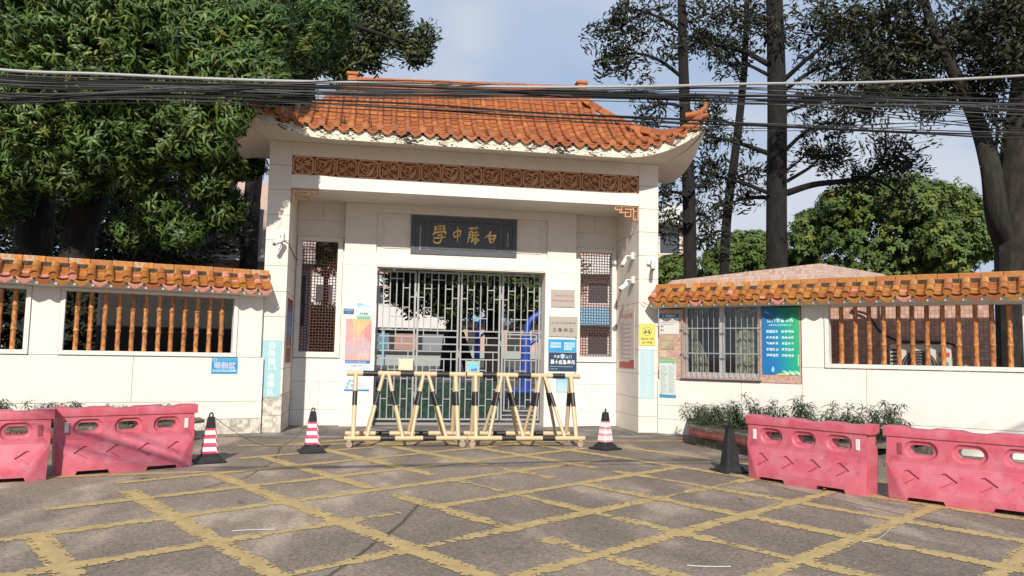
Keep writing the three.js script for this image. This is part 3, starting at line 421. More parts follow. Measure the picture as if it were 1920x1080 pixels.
// ---------- the steel gate: four leaves of box section bars ----------
{
  const Z = -1.76, T = 0.014, box = (x0, x1, y0, y1, d = 0.012) => bx(x0, x1, y0, y1, Z - d, Z + d);
  const labels = ['steel gate leaf beside the pink poster, with a beige box hung on it', 'steel gate leaf between the beige box leaf and the small blue notice leaf', 'steel gate leaf carrying the small blue notice', 'steel gate leaf with a low wicket door beside the grey name plates'];
  const green = mat(0.02, 0.075, 0.05, 0.85, { map: grain(mottle2, 2) });
  [[-1.84, -0.985], [-0.955, -0.02], [0.01, 0.92], [0.95, 1.84]].forEach(([a, b], k) => {
    const L = thing('gate_leaf', labels[k], 'gate', [0, 0, 0], 0, 'leaves of the school gate'), w = b - a, n = 6, px = (i) => a + w * i / n;
    put(L, 'frame', merge([box(a, a + 0.04, 0.1, 3.38, 0.02), box(b - 0.04, b, 0.1, 3.38, 0.02), box(a + 0.04, b - 0.04, 3.34, 3.38, 0.02), box(a + 0.04, b - 0.04, 0.1, 0.14, 0.02)]), M.galv);
    const wicket = k === 3;
    for (const y of wicket ? [2.07] : [2.07, 1.93, 1.77, 1.61, 1.44]) put(L, 'rail', box(a + 0.04, b - 0.04, y - T, y + T), M.galv);
    const lo = wicket ? [a + 0.07, b - 0.07] : [a, b], qx = (i) => lo[0] + (lo[1] - lo[0]) * i / n;
    for (let i = 1; i < n; i++) {
      put(L, 'bar', box(px(i) - 0.011, px(i) + 0.011, 2.085, 3.34, 0.009), M.galv);
      put(L, 'bar', box(qx(i) - 0.011, qx(i) + 0.011, wicket ? 0.36 : 0.14, wicket ? 1.42 : 1.425, 0.009), M.galv);
    }
    const tie = (i, y, q) => put(L, 'tie', box(q(i) + 0.012, q(i + 1) - 0.012, y - 0.01, y + 0.01, 0.008), M.galv);
    for (const [i, ys] of [[0, [2.8]], [1, [3.0, 2.57]], [2, [3.2, 2.36]], [3, [3.2, 2.36]], [4, [3.0, 2.57]], [5, [2.8]]]) for (const y of ys) tie(i, y, px);
    for (const [i, ys] of [[0, [0.78]], [1, [1.0, 0.56]], [2, [1.2, 0.42]], [3, [1.2, 0.42]], [4, [1.0, 0.56]], [5, [0.78]]]) for (const y of ys) tie(i, y, qx);
    for (const [i, y0, y1] of [[1, 1.93, 2.07], [4, 1.77, 1.93], [2, 1.61, 1.77], [5, 1.44, 1.61], [3, 1.93, 2.07]]) put(L, 'tie', box(qx(i) - 0.01, qx(i) + 0.01, y0 + T, y1 - T, 0.008), M.galv);
    if (wicket) {
      const D = put(L, 'wicket_frame', merge([box(lo[0], lo[0] + 0.03, 0.3, 2.03, 0.016), box(lo[1] - 0.03, lo[1], 0.3, 2.03, 0.016), box(lo[0] + 0.03, lo[1] - 0.03, 2.0, 2.03, 0.016), box(lo[0] + 0.03, lo[1] - 0.03, 0.3, 0.33, 0.016)]), M.galv);
      for (const y of [1.93, 1.77, 1.61, 1.44]) put(D, 'rail', box(lo[0] + 0.03, lo[1] - 0.03, y - 0.012, y + 0.012), M.galv);
      put(L, 'rail', box(a + 0.04, b - 0.04, 0.2, 0.225), M.galv);
    } else put(L, 'mesh_screen', bx(a + 0.04, b - 0.04, 0.14, 0.9 + k * 0.02, Z - 0.035, Z - 0.025), green);
    for (const y of [0.6, 1.75, 2.8]) put(L, 'hinge', bar(V(k % 2 ? a - 0.012 : b + 0.012, y, Z + 0.02), V(k % 2 ? a - 0.012 : b + 0.012, y + 0.12, Z + 0.02), 0.014, 8), M.steel);
  });
  const gb = thing('letter_box', 'beige box hung on the bars of the steel gate', 'box', [-1.17, 1.18, Z + 0.09]);
  put(gb, 'body', new RoundedBoxGeometry(0.32, 0.23, 0.12, 2, 0.02).translate(0, 0.115, 0), mat(0.7, 0.6, 0.44, 0.6)); put(gb, 'rim', bx(-0.165, 0.165, 0.225, 0.245, -0.062, 0.062, 0.004), mat(0.74, 0.65, 0.5, 0.6));
}

// ---------- flat signs and posters ----------
function sign(name, label, p, turn, w, h, tex, o = {}) {
  const t = o.thick ?? 0.006, S = thing(name, label, o.category ?? 'sign', p, turn, o.group);
  put(S, 'board', bx(-w / 2, w / 2, -h / 2, h / 2, 0.002, t), o.edge ?? M.whiteplastic);
  const g = new THREE.PlaneGeometry(w, h); g.translate(0, 0, t + 0.0015);
  put(S, 'face', g, o.metal ? phys(1, 1, 1, 0.42, { map: tex, metalness: 0.3 }) : mat(0.8, 0.8, 0.8, o.rough ?? 0.6, { map: tex })); return S;
}
const fill = (g, c, x, y, w, h) => { g.fillStyle = c; g.fillRect(x, y, w, h); };
const grad = (g, x0, y0, x1, y1, cs) => { const q = g.createLinearGradient(x0, y0, x1, y1); cs.forEach((c, i) => q.addColorStop(i / (cs.length - 1), c)); return q; };
const dot = (g, c, x, y, r) => { g.fillStyle = c; g.beginPath(); g.arc(x, y, r, 0, 7); g.fill(); };
const ring = (g, c, x, y, r, w) => { g.strokeStyle = c; g.lineWidth = w; g.beginPath(); g.arc(x, y, r, 0, 7); g.stroke(); };
const sc = (x0, x1, y0, y1) => [(x0 + x1) / 2, (y0 + y1) / 2, x1 - x0, y1 - y0];
{ // on the pillars
  const queue = (bg, ink, soft) => canvasTex(180, 520, (g, w, h) => { fill(g, bg, 0, 0, w, h); ring(g, ink, 90, 50, 26, 6); ring(g, ink, 90, 50, 13, 5); const s = 62; ['间', '隔', '', '米', '排', '队'].forEach((c, i) => { if (!c) { write(g, '1.5', 52, 92 + i * 70, 34, ink, 0.16, false, 0.8); return; } write(g, c, 60, 90 + i * 70, s, ink, soft); write(g, c, 60, 90 + i * 70, s, bg, 0.035); }); });
  let [x, y, w, h] = sc(-3.97, -3.61, 0.67, 1.76); sign('queue_sign', 'tall light blue sign with white characters on the grimy pillar by the left wall', [x, y, 0], 0, w, h, queue('#a9d3d9', '#eef7f6', 0.15));
  [x, y, w, h] = sc(3.6, 3.92, 0.7, 1.74); sign('queue_sign', 'tall faded pale blue sign under the yellow no electric bikes sign', [x, y, 0], 0, w, h, queue('#bfd9e0', '#cfe3e9', 0.12));
  [x, y, w, h] = sc(3.58, 3.93, 1.8, 2.26);
  sign('warning_sign', 'yellow sign with a crossed out scooter on the pillar by the guard room', [x, y, 0], 0, w, h, canvasTex(256, 340, (g, W, H) => {
    fill(g, '#ecdc72', 0, 0, W, H); g.strokeStyle = '#b8a948'; g.lineWidth = 5; g.strokeRect(6, 6, W - 12, H - 12); ring(g, '#5c5a3c', 128, 115, 68, 6);
    dot(g, '#3d4250', 95, 135, 17); dot(g, '#3d4250', 163, 135, 17); g.strokeStyle = '#3d4250'; g.lineWidth = 11; g.beginPath(); g.moveTo(92, 95); g.lineTo(108, 130); g.lineTo(150, 128); g.lineTo(165, 100); g.lineTo(140, 102); g.stroke(); g.strokeStyle = '#5c5a3c'; g.lineWidth = 6; g.beginPath(); g.moveTo(80, 67); g.lineTo(176, 163); g.stroke();
    write(g, '电动车不得', 28, 215, 38, '#54502a', 0.11); write(g, '进入校园', 48, 268, 38, '#54502a', 0.11);
  }));
  // the posters on the inner faces of the pillars
  sign('wall_poster', 'narrow red and blue poster on the inner side of the left wall pillar', [-3.57, 1.96, -0.72], Math.PI / 2, 0.92, 1.28, canvasTex(300, 420, (g, W, H) => { g.fillStyle = grad(g, 0, 0, 0, H, ['#9f2a2c', '#4d7fb0', '#6d93b4', '#a2423c', '#8c2528']); g.fillRect(0, 0, W, H); write(g, rows(5), 120, 70, 46, '#cfd8dc', 0.12, true); write(g, rows(3), 190, 90, 40, '#d8c9c0', 0.12, true); fill(g, '#d8b9a4', 30, 310, 240, 10); }), { category: 'poster' });
  sign('wall_poster', 'pale rules poster with a red lower edge facing the gate from the right pillar', [3.57, 1.96, -0.76], -Math.PI / 2, 1.0, 1.28, canvasTex(400, 512, (g, W, H) => {
    fill(g, '#e3d3cb', 0, 0, W, H); write(g, '中小学生守则', 55, 36, 46, '#b83a44', 0.11); for (let i = 0; i < 9; i++) { write(g, rows(7), 35, 112 + i * 37, 11, '#9d7d78', 0.14); write(g, rows(24), 35, 128 + i * 37, 11, '#6d5f5c', 0.14); }
    g.fillStyle = '#b8434a'; g.beginPath(); g.moveTo(0, H); g.lineTo(0, 452); for (let i = 0; i <= 20; i++) g.lineTo(i * 20, 470 - 22 * Math.abs(Math.sin(i * 1.7)) - (i > 13 ? 14 : 0)); g.lineTo(W, H); g.fill();
  }), { category: 'poster' });
}
{ // on the surround of the gate
  const z = -1.3, S = (name, label, q, tex, o) => { const [x, y, w, h] = sc(...q); return sign(name, label, [x, y, z], 0, w, h, tex, o); };
  S('number_plate', 'small dark blue plate beside the bird notice left of the gate', [-2.53, -2.31, 2.36, 2.48], canvasTex(160, 90, (g, W, H) => { fill(g, '#3f6f9d', 0, 0, W, H); write(g, rows(5), 14, 12, 24, '#dfe8ee', 0.12); write(g, '1', 66, 48, 30, '#dfe8ee', 0.16); }));
  S('notice', 'small white notice with a blue and green wave above the pink poster', [-2.25, -1.96, 2.27, 2.6], canvasTex(200, 200, (g, W, H) => { g.fillStyle = grad(g, 0, 0, 0, H, ['#7fc4dd', '#d8ecec', '#eef2ea', '#5fb79b']); g.fillRect(0, 0, W, H); g.fillStyle = '#f2f0e8'; g.beginPath(); g.moveTo(60, 0); g.lineTo(W, 0); g.lineTo(W, 40); g.fill(); ring(g, '#f4f7f5', 95, 62, 28, 9); dot(g, '#3e6b7c', 100, 76, 7); write(g, '学安校园', 38, 118, 28, '#39494d', 0.13); }), { category: 'notice' });
  S('wall_poster', 'tall pink and peach poster left of the gate opening', [-2.47, -1.93, 1.385, 2.262], canvasTex(256, 420, (g, W, H) => { g.fillStyle = grad(g, 0, 0, 60, H, ['#e6a3a3', '#e9b3a6', '#dfa9ab', '#c9b6bf', '#e3aaa3']); g.fillRect(0, 0, W, H); g.fillStyle = 'rgba(232,205,120,.6)'; g.beginPath(); g.moveTo(60, 0); g.lineTo(W, 0); g.lineTo(120, 190); g.fill(); g.fillStyle = 'rgba(226,130,140,.55)'; g.beginPath(); g.moveTo(W, 30); g.lineTo(W, 250); g.lineTo(150, 130); g.fill(); for (const [x, y, n, s] of [[75, 20, 13, 20], [120, 20, 8, 21], [165, 60, 10, 20]]) write(g, rows(n), x, y, s, 'rgba(245,225,180,.75)', 0.1, true, 1.15); g.strokeStyle = 'rgba(250,240,235,.7)'; g.lineWidth = 4; g.beginPath(); g.arc(120, 300, 100, 3.6, 5.2); g.stroke(); g.beginPath(); for (const [x, h] of [[130, 40], [150, 70], [175, 55], [200, 85], [215, 50]]) { g.moveTo(x, 405); g.lineTo(x, 405 - h); g.lineTo(x + 12, 405 - h); g.lineTo(x + 12, 405); } g.stroke(); }), { category: 'poster' });
  S('notice', 'white notice with blue head and foot bands below the pink poster', [-2.46, -1.94, 0.74, 1.38], canvasTex(256, 320, (g, W, H) => { fill(g, '#e6ecf0', 0, 0, W, H); fill(g, '#2e74b8', 0, 0, W, 30); fill(g, '#2e86c4', 0, H - 18, W, 18); write(g, rows(12), 12, 7, 16, '#e9f1f6', 0.12); write(g, rows(6), 60, 46, 18, '#5a646c', 0.12); for (let i = 0; i < 4; i++) { write(g, rows(5), 20, 86 + i * 18, 11, '#8a959c', 0.12); write(g, rows(6), 150, 76 + i * 18, 12, '#4f9ac4', 0.12); } for (const [x, y] of [[55, 215], [90, 215], [40, 245], [80, 262], [30, 282], [100, 286]]) { dot(g, '#5ab0c8', x, y, 15); dot(g, '#e8c9a8', x, y + 2, 7); } for (let i = 0; i < 4; i++) write(g, rows(7), 140, 240 + i * 14, 9, '#9aa4aa', 0.12); }), { category: 'notice' });
  const brushed = (g, W, H) => { fill(g, '#b3aba1', 0, 0, W, H); const r = rng(3); for (let i = 0; i < 400; i++) { g.strokeStyle = 'rgba(' + (r() < 0.5 ? '90,84,78' : '225,220,212') + ',.06)'; g.lineWidth = 1; const y = r() * H; g.beginPath(); g.moveTo(0, y); g.lineTo(W, y); g.stroke(); } g.strokeStyle = '#8d867e'; g.lineWidth = 4; g.strokeRect(2, 2, W - 4, H - 4); };
  S('name_plate', 'brushed metal plate with two lines of red characters right of the gate', [1.98, 2.52, 2.64, 3.03], canvasTex(400, 290, (g, W, H) => { brushed(g, W, H); write(g, '中' + rows(3) + '江门' + rows(4), 52, 84, 29, '#b0484c', 0.12); write(g, rows(2) + '中学' + rows(8), 26, 170, 28, '#b0484c', 0.12); }), { metal: true, thick: 0.018, edge: M.steel });
  S('name_plate', 'brushed metal plate with two lines of black characters right of the gate', [1.94, 2.59, 1.98, 2.43], canvasTex(480, 330, (g, W, H) => { brushed(g, W, H); write(g, '江门市' + rows(1) + '江区' + rows(2) + '中学', 32, 84, 40, '#3f3b3a', 0.09, false, 1.06); write(g, '白藤校区', 62, 185, 66, '#2b2827', 0.1, false, 1.42); }), { metal: true, thick: 0.018, edge: M.steel });
  S('notice', 'bright blue notice of white blocks under the metal name plates', [1.93, 2.58, 1.645, 1.94], canvasTex(420, 190, (g, W, H) => { g.fillStyle = grad(g, 0, 0, W, H, ['#48a9dd', '#2c9ad8', '#3fb0df']); g.fillRect(0, 0, W, H); fill(g, '#e9f0f2', 0, 0, W, 10); for (const [x, y, n] of [[34, 55, 4], [34, 98, 4], [236, 52, 4], [236, 90, 4], [236, 128, 3]]) for (let i = 0; i < n; i++) { fill(g, '#dceef6', x + i * 40, y, 34, 32); write(g, rows(1), x + i * 40 + 2, y + 1, 30, '#5fa9cf', 0.1); } }), { category: 'notice' });
  S('notice', 'navy emergency unit sign with white shield below the bright blue notice', [1.94, 2.585, 1.215, 1.635], canvasTex(480, 310, (g, W, H) => { fill(g, '#21405f', 0, 0, W, H); write(g, '平安', 84, 44, 52, '#e6edf0', 0.12); write(g, '江门', 290, 44, 52, '#e6edf0', 0.12); g.fillStyle = '#a9d2e6'; g.beginPath(); g.moveTo(240, 22); g.lineTo(278, 36); g.lineTo(274, 82); g.lineTo(240, 112); g.lineTo(206, 82); g.lineTo(202, 36); g.fill(); write(g, '最小应急单元', 32, 122, 66, '#f2f5f5', 0.15, false, 1.06); write(g, rows(20), 22, 222, 18, '#c9d6de', 0.13); write(g, rows(7), 22, 262, 18, '#c9d6de', 0.13); }), { category: 'notice' });
  S('notice', 'small light blue notice behind the barricade right of the gate', [2.12, 2.41, 0.75, 1.07], canvasTex(160, 180, (g, W, H) => { g.fillStyle = grad(g, 0, 0, 0, H, ['#74bcd8', '#a9d3df', '#bcd6da']); g.fillRect(0, 0, W, H); for (let i = 0; i < 7; i++) write(g, rows(9), 12, 22 + i * 20, 12, '#e6f1f3', 0.14); }), { category: 'notice' });
  const b = sign('gate_notice', 'small light blue notice hung on the gate bars', [0.315, 1.285, -1.735], 0, 0.3, 0.25, canvasTex(180, 150, (g, W, H) => { fill(g, '#c9c1a4', 0, 0, W, H); g.fillStyle = grad(g, 0, 0, 0, H, ['#6fc4dd', '#9ad6e2']); g.fillRect(14, 14, W - 28, H - 28); g.fillStyle = '#3b93c2'; g.beginPath(); g.moveTo(60, 110); g.lineTo(150, 92); g.lineTo(150, 136); g.lineTo(70, 136); g.fill(); write(g, rows(7), 26, 26, 17, '#e9f6f8', 0.12); }), { category: 'notice' });
  b.userData.label = 'small light blue notice hung on the bars of the steel gate';
}
{ // the name board over the gate: slate boards with raised gilt characters written from right to left
  const B = thing('name_board', 'dark slate name board with four gold characters above the gate', 'sign', [0.015, 3.71, -1.355]);
  const slate = mat(0.12, 0.13, 0.145, 0.6, { map: canvasTex(512, 190, (g, W, H) => { fill(g, '#cfd2d6', 0, 0, W, H); const r = rng(8); for (let i = 0; i < 700; i++) { g.strokeStyle = 'rgba(' + (r() < 0.5 ? '70,72,78' : '240,240,240') + ',.07)'; const x = r() * W; g.lineWidth = 1 + r() * 3; g.beginPath(); g.moveTo(x, r() * H); g.lineTo(x, r() * H); g.stroke(); } for (const x of [127, 222, 300, 305, 388, 395]) for (let k = 0; k < 4; k++) { g.strokeStyle = 'rgba(252,252,252,.4)'; g.lineWidth = 1.4; g.beginPath(); g.moveTo(x + k * 4, 118); g.lineTo(x + k * 4, 140 + r() * 20); g.stroke(); } }) });
  const box = new THREE.BoxGeometry(2.34, 0.85, 0.05); box.translate(0, 0.425, 0.024); put(B, 'board', box, slate);
  for (const [x0, x1] of [[-1.07, -0.86], [-0.75, 0.75], [0.87, 1.07]]) put(B, 'border', merge([bx(x0, x1, 0.12, 0.13, 0.049, 0.054), bx(x0, x1, 0.73, 0.74, 0.049, 0.054), bx(x0, x0 + 0.01, 0.13, 0.73, 0.049, 0.054), bx(x1 - 0.01, x1, 0.13, 0.73, 0.049, 0.054)]), M.dark);
  const gold = mat(0.85, 0.58, 0.18, 0.45, { metalness: 0.2 });
  // running script: every stroke a raised ribbon that swells and tapers like a brush mark
  const BRUSH = {
    白: [[55, 0, 45, 25, 0, 62], [35, 45, 95, 38, 88, 62, 72, 95], [38, 48, 45, 72, 55, 97, 78, 90], [45, 68, 80, 63]], 中: [[5, 38, 12, 60, 22, 70], [12, 38, 60, 25, 88, 28, 80, 50, 72, 62], [22, 66, 78, 52], [50, 0, 54, 45, 52, 100]],
    藤: [[10, 12, 90, 5], [32, 0, 36, 22], [66, -2, 60, 18], [15, 30, 12, 65, 2, 98], [18, 32, 38, 28, 36, 90, 28, 84], [18, 48, 34, 46], [17, 64, 34, 62], [50, 34, 88, 30], [46, 50, 98, 46], [70, 22, 66, 60, 44, 80], [66, 58, 80, 72, 100, 80], [64, 68, 64, 100, 54, 94], [46, 78, 56, 86], [84, 76, 72, 92]],
    學: [[15, 8, 14, 40], [18, 14, 34, 10], [18, 26, 34, 24], [84, 2, 88, 36], [68, 8, 84, 6], [68, 22, 86, 20], [40, 4, 60, 20], [60, 2, 40, 22], [40, 22, 60, 38], [60, 20, 40, 40], [0, 58, 14, 46, 96, 40, 88, 54], [34, 60, 70, 54, 52, 68], [54, 66, 62, 84, 46, 100, 10, 96, 4, 84], [6, 76, 98, 66]] };
  const brush = (ch, size, wgt) => merge(BRUSH[ch].map((s) => {
    const pts = []; for (let i = 0; i < s.length; i += 2) pts.push(V((s[i] / 100 - 0.5) * size, (0.5 - s[i + 1] / 100) * size, 0));
    const c = new THREE.CatmullRomCurve3(pts, false, 'centripetal'), n = 4 * pts.length, L = [], R = [];
    for (let i = 0; i <= n; i++) { const t = i / n, p = c.getPoint(t), d = c.getTangent(t), w = wgt * (0.55 + 0.6 * Math.sin(Math.PI * Math.min(1, 0.15 + t * 0.75)) - 0.45 * Math.pow(t, 5)) * (s.length > 6 ? 1.05 : 0.9); L.push([p.x - d.y * w, p.y + d.x * w]); R.unshift([p.x + d.y * w, p.y - d.x * w]); }
    return extrude([...L, ...R], 0.008, 0.0015);
  }));
  [['學', -0.55, 0.36, 0.4], ['中', -0.16, 0.24, 0.34], ['藤', 0.2, 0.34, 0.38], ['白', 0.57, 0.31, 0.26]].forEach(([c, x, w, s]) => { const m = put(B, 'gold_character', brush(c, s, 0.0165), gold, [x, c === '白' ? 0.44 : 0.46, 0.05]); m.scale.x = w / s * 0.82; });
  const small = mat(0.6, 0.58, 0.5, 0.6);
  for (const [x, y0, n, s] of [[-0.965, 0.62, 13, 0.042], [0.965, 0.54, 6, 0.055]]) { const list = [], r = rng(n); for (let i = 0; i < n; i++) for (const st of strokesOf('一', r)) { const p = st.map(([u, v]) => V(x + (u - 0.5) * s, y0 - i * s * 0.95 - v * s, 0.053)); list.push(bar(p[0], p[1], 0.0028, 4)); } put(B, 'side_inscription', merge(list), small); }
}

// ---------- security cameras ----------
{
  const dome = (label, p, wall, aim) => {                 // a white bullet camera on an arm from a junction box
    const C = thing('security_camera', label, 'camera', p, 0, 'security cameras on the gate pillars');
    put(C, 'junction_box', new RoundedBoxGeometry(0.13, 0.15, 0.07, 2, 0.015), M.whiteplastic, [0, 0, 0], [0, wall, 0]);
    const d = V(Math.sin(wall), 0, Math.cos(wall)), a = d.clone().multiplyScalar(0.03), e = d.clone().multiplyScalar(0.18).add(V(0, -0.1, 0));
    put(C, 'arm', tube([a, d.clone().multiplyScalar(0.12).add(V(0, 0.0, 0)), e], 0.014, 8, 12), M.whiteplastic);
    const f = V(...aim).normalize(), s = e.clone().addScaledVector(f, -0.09).add(V(0, -0.03, 0)), t = e.clone().addScaledVector(f, 0.13).add(V(0, -0.05, 0));
    const body = put(C, 'body', merge([bar(s, t, 0.042, 14), bar(s.clone().add(V(0, 0.03, 0)), t.clone().addScaledVector(f, 0.03).add(V(0, 0.03, 0)), 0.03, 10)]), M.whiteplastic);
    put(body, 'lens', bar(t, t.clone().addScaledVector(f, 0.012), 0.036, 14), M.black);
    put(C, 'wire', tube([V(0, -0.07, 0), d.clone().multiplyScalar(0.06).add(V(0.02, -0.2, 0)), V(-0.03, -0.3, 0).addScaledVector(d, 0.01)], 0.006, 6, 12), M.cableGrey); return C;
  };
  dome('security camera on the pillar beside the left boundary wall', [-3.72, 3.78, 0.04], 0, [-0.6, -0.35, 0.7]);
  dome('upper security camera on the inner side of the right pillar', [3.53, 3.72, -0.32], -Math.PI / 2, [-0.5, -0.5, 0.6]);
  dome('lower security camera on the inner side of the right pillar', [3.53, 3.2, -0.3], -Math.PI / 2, [-0.7, -0.45, 0.3]);
  dome('security camera on the front of the pillar by the guard room', [3.8, 3.58, 0.04], 0, [-0.3, -0.35, 0.9]);
  const w = tag(put(scene, 'camera_wire', merge([tube([V(-3.66, 3.7, 0.012), V(-3.58, 3.65, 0.012), V(-3.555, 3.6, -0.2), V(-3.555, 3.52, -1.2), V(-3.52, 3.5, -1.47), V(-3.35, 3.5, -1.47)], 0.008, 6, 40)]), M.cableGrey), 'thin grey wire from the lone left camera to the lattice window', 'wire');
  w.userData.category = 'wire';
  tag(put(scene, 'conduit', merge([tube([V(3.66, 3.2, 0.012), V(3.66, 2.78, 0.012), V(3.7, 2.7, 0.012), V(3.98, 2.66, 0.012), V(4.2, 2.66, 0.32), V(4.55, 2.64, 0.7)], 0.011, 6, 50), tube([V(3.6, 3.2, 0.012), V(3.6, 2.72, 0.012), V(3.66, 2.64, 0.012), V(3.98, 2.61, 0.012), V(4.2, 2.61, 0.32), V(4.55, 2.59, 0.7)], 0.011, 6, 50)]), M.whiteplastic), 'pair of white conduits running from the cameras to the guard room', 'conduit');
}
// ---------- the boundary walls; local axes: x along the wall to the right, z towards the street ----------
const LW = { p: [-4.0, 0, 0.1], turn: 17 * D2R }, RW = { p: [4.0, 0, 0.1], turn: -43 * D2R };
const local = (w, x, y, z) => V(x, y, z).applyAxisAngle(V(0, 1, 0), w.turn).add(V(...w.p));
const leftWall = thing('boundary_wall', 'white wall with orange tiled coping and bamboo shaped bars beside the mango tree', 'wall', LW.p, LW.turn);
const rightWall = thing('boundary_wall', 'white wall with orange tiled coping holding the guard room window and bamboo bars', 'wall', RW.p, RW.turn);
{
  // a panel wall: dark core with slabs standing proud; openings are left free
  const slab = (W, x0, x1, y0, y1, m = M.white) => put(W, 'wall_panel', bx(x0 + 0.003, x1 - 0.003, y0 + 0.003, y1 - 0.003, -0.22, 0, 0.004), m);
  const core = (W, x0, x1, y0, y1) => put(W, 'core', bx(x0, x1, y0, y1, -0.2, -0.012), M.joint);
  const frame = (W, x0, x1, y0, y1) => { const F = part(W, 'opening_frame'), t = 0.075; for (const q of [[x0 - t, x1 + t, y1, y1 + 0.06], [x0 - t, x1 + t, y0 - t, y0], [x0 - t, x0, y0, y1], [x1, x1 + t, y0, y1]]) put(F, 'trim', bx(q[0], q[1], q[2], q[3], -0.21, 0.03, 0.006), M.trim); };
  // bars cast like bamboo with twining relief
  const bamboo = (() => { const p = [], h = 1.13; for (let i = 0; i <= 96; i++) { const y = i / 96 * h, k = mod(y + 0.03, 0.4) / 0.4, node = Math.exp(-Math.pow(Math.min(k, 1 - k) * 0.4 / 0.02, 2)); p.push(new THREE.Vector2(0.04 + 0.013 * node + 0.0012 * Math.sin(y * 47), y)); } const g = new THREE.LatheGeometry(p, 12), q = g.attributes.position; for (let i = 0; i < q.count; i++) { const x = q.getX(i), y = q.getY(i), z = q.getZ(i), a = Math.atan2(z, x), k = 1 + 0.07 * Math.max(0, Math.sin(a * 2 + y * 21)) * Math.sin(y * 33 + a); q.setXYZ(i, x * k, y, z * k); } g.computeVertexNormals(); return g; })();
  const barM = [[0.56, 0.215, 0.055], [0.5, 0.185, 0.05], [0.6, 0.24, 0.065]].map(([a, b, c], i) => phys(a, b, c, 0.5, { map: dataTex(64, 128, (x, y) => { const n = fbm(x / 6, y / 6, 64, 500 + i, 4), k = sm(0.7, 0.74, fbm(x / 9, y / 5, 64, 520 + i * 7, 3)); const v = 0.84 + 0.75 * (n - 0.5); return [255 * Math.min(1, v + k * 0.2), 255 * Math.min(1, v + k * 0.3), 255 * Math.min(1, v + k * 0.5)]; }), clearcoat: 0.25 }));
  const bars = (W, xs, y, seed) => { const r = rng(seed); for (const x of xs) { put(W, 'bamboo_bar', bamboo, pick(barM, r), [x, y, -0.1], [0, r() * 6, 0]); } };
  const coping = (W, x0, x1, seed, sp, rough) => {
    const C = part(W, 'coping'), r = rng(seed), a = V(0, 2.93, 0.06), b = V(0, 2.72, 0.4), d = b.clone().sub(a), L = d.length(), X = V(1, 0, 0), rg = rollGeo(L / 2 + 0.015, 0.07), pg = panGeo(0.21, 0.14, 0.03, 0.017), cg = capGeo(0.074), dg = dripGeo(0.225, 0.105);
    put(C, 'bed', extrude([[-0.1, 2.585], [-0.32, 2.6], [-0.34, 2.66], [0.02, 2.9], [0.2, 2.9], [0.5, 2.66], [0.47, 2.6], [0.3, 2.585]], x1 - x0).rotateY(Math.PI / 2).translate(x0, 0, 0), M.white);
    put(C, 'mortar', bx(x0, x1 - 0.02, 2.88, 2.985, -0.16, 0.06), M.rubble);
    const n = Math.round((x1 - x0) / sp);
    for (let i = 0; i <= n; i++) {
      const x = x0 + 0.06 + i * sp; if (x > x1) break; const fl = () => (r() < rough * 0.6 ? flaked : pick(glaze, r));
      for (let k = 0; k < 2; k++) lay(C, 'cover_tile', rg, fl(), a.clone().addScaledVector(d, 0.25 + 0.5 * k).setX(x + (r() - 0.5) * 0.008), X, d, 0.032);
      lay(C, 'tile_cap', cg, fl(), b.clone().setX(x), X, d.clone().add(V(0, 0.12, 0)), 0.04);
      if (x + sp > x1 + 0.05) break;
      for (let k = 0; k < 4; k++) lay(C, 'dished_tile', pg, fl(), a.clone().addScaledVector(d, 0.08 + 0.25 * k).setX(x + sp / 2), X, d, -0.012 - 0.002 * (k % 2));
      lay(C, 'drip_tile', dg, r() < rough * 3.2 ? flaked : pick(glaze, r), b.clone().setX(x + sp / 2), X, V(0, -0.3, 1), -0.03);
    }
    put(C, 'far_slope', surface(1, 4, (u, v) => V(x0 + (x1 - x0) * u, 2.95 - 0.24 * v, -0.1 - 0.4 * v)), glaze[1]);
    const m = Math.round((x1 - x0) / 0.33), rt = bx(-0.163, 0.163, 0, 0.105, -0.1, 0.1, 0.012);
    for (let i = 0; i < m; i++) put(C, 'ridge_tile', rt, r() < rough * 3 ? lichen : pick([glaze[0], glaze[2], glaze[2], glaze[4]], r), [x0 + (i + 0.5) * (x1 - x0) / m, 2.985 + (r() - 0.5) * 0.006, -0.05], null, [(x1 - x0) / m / 0.33, 1, 1]);
  };
  { // left: openings [-3.25, -0.5] and [-7.2, -3.83]
    const W = leftWall, T = 2.6;
    for (const [x0, x1] of [[-7.6, -7.2], [-3.83, -3.25], [-0.5, 0.1]]) { core(W, x0 + 0.08, x1 - 0.08, 1.4, T); slab(W, x0 + 0.076, x1 - 0.076, 1.425, T); }
    core(W, -7.6, 0.08, 0, 1.4);
    for (const [x0, x1] of [[-7.6, -5], [-5, -2.15], [-2.15, 0.08]]) slab(W, x0, x1, 0.6, 1.422);
    for (const [x0, x1] of [[-7.6, -3.6], [-3.6, -1.1], [-1.1, 0.08]]) slab(W, x0, x1, 0.28, 0.6);
    for (const [x0, x1] of [[-7.6, -1.1], [-1.1, 0.08]]) slab(W, x0, x1, 0, 0.28, x1 > 0 ? M.grimy : M.white);
    frame(W, -3.25, -0.5, 1.5, 2.52); frame(W, -7.2, -3.83, 1.5, 2.52);
    bars(W, [-3.07, -2.86, -2.64, -2.42, -2.2, -1.99, -1.77, -1.56, -1.34, -1.13, -0.91, -0.7], 1.48, 4); bars(W, [-3.99, -4.2, -4.42, -4.64, -4.86, -5.08, -5.3, -5.52], 1.48, 5);
    coping(W, -7.6, 0.1, 31, 0.274, 0.16);
  }
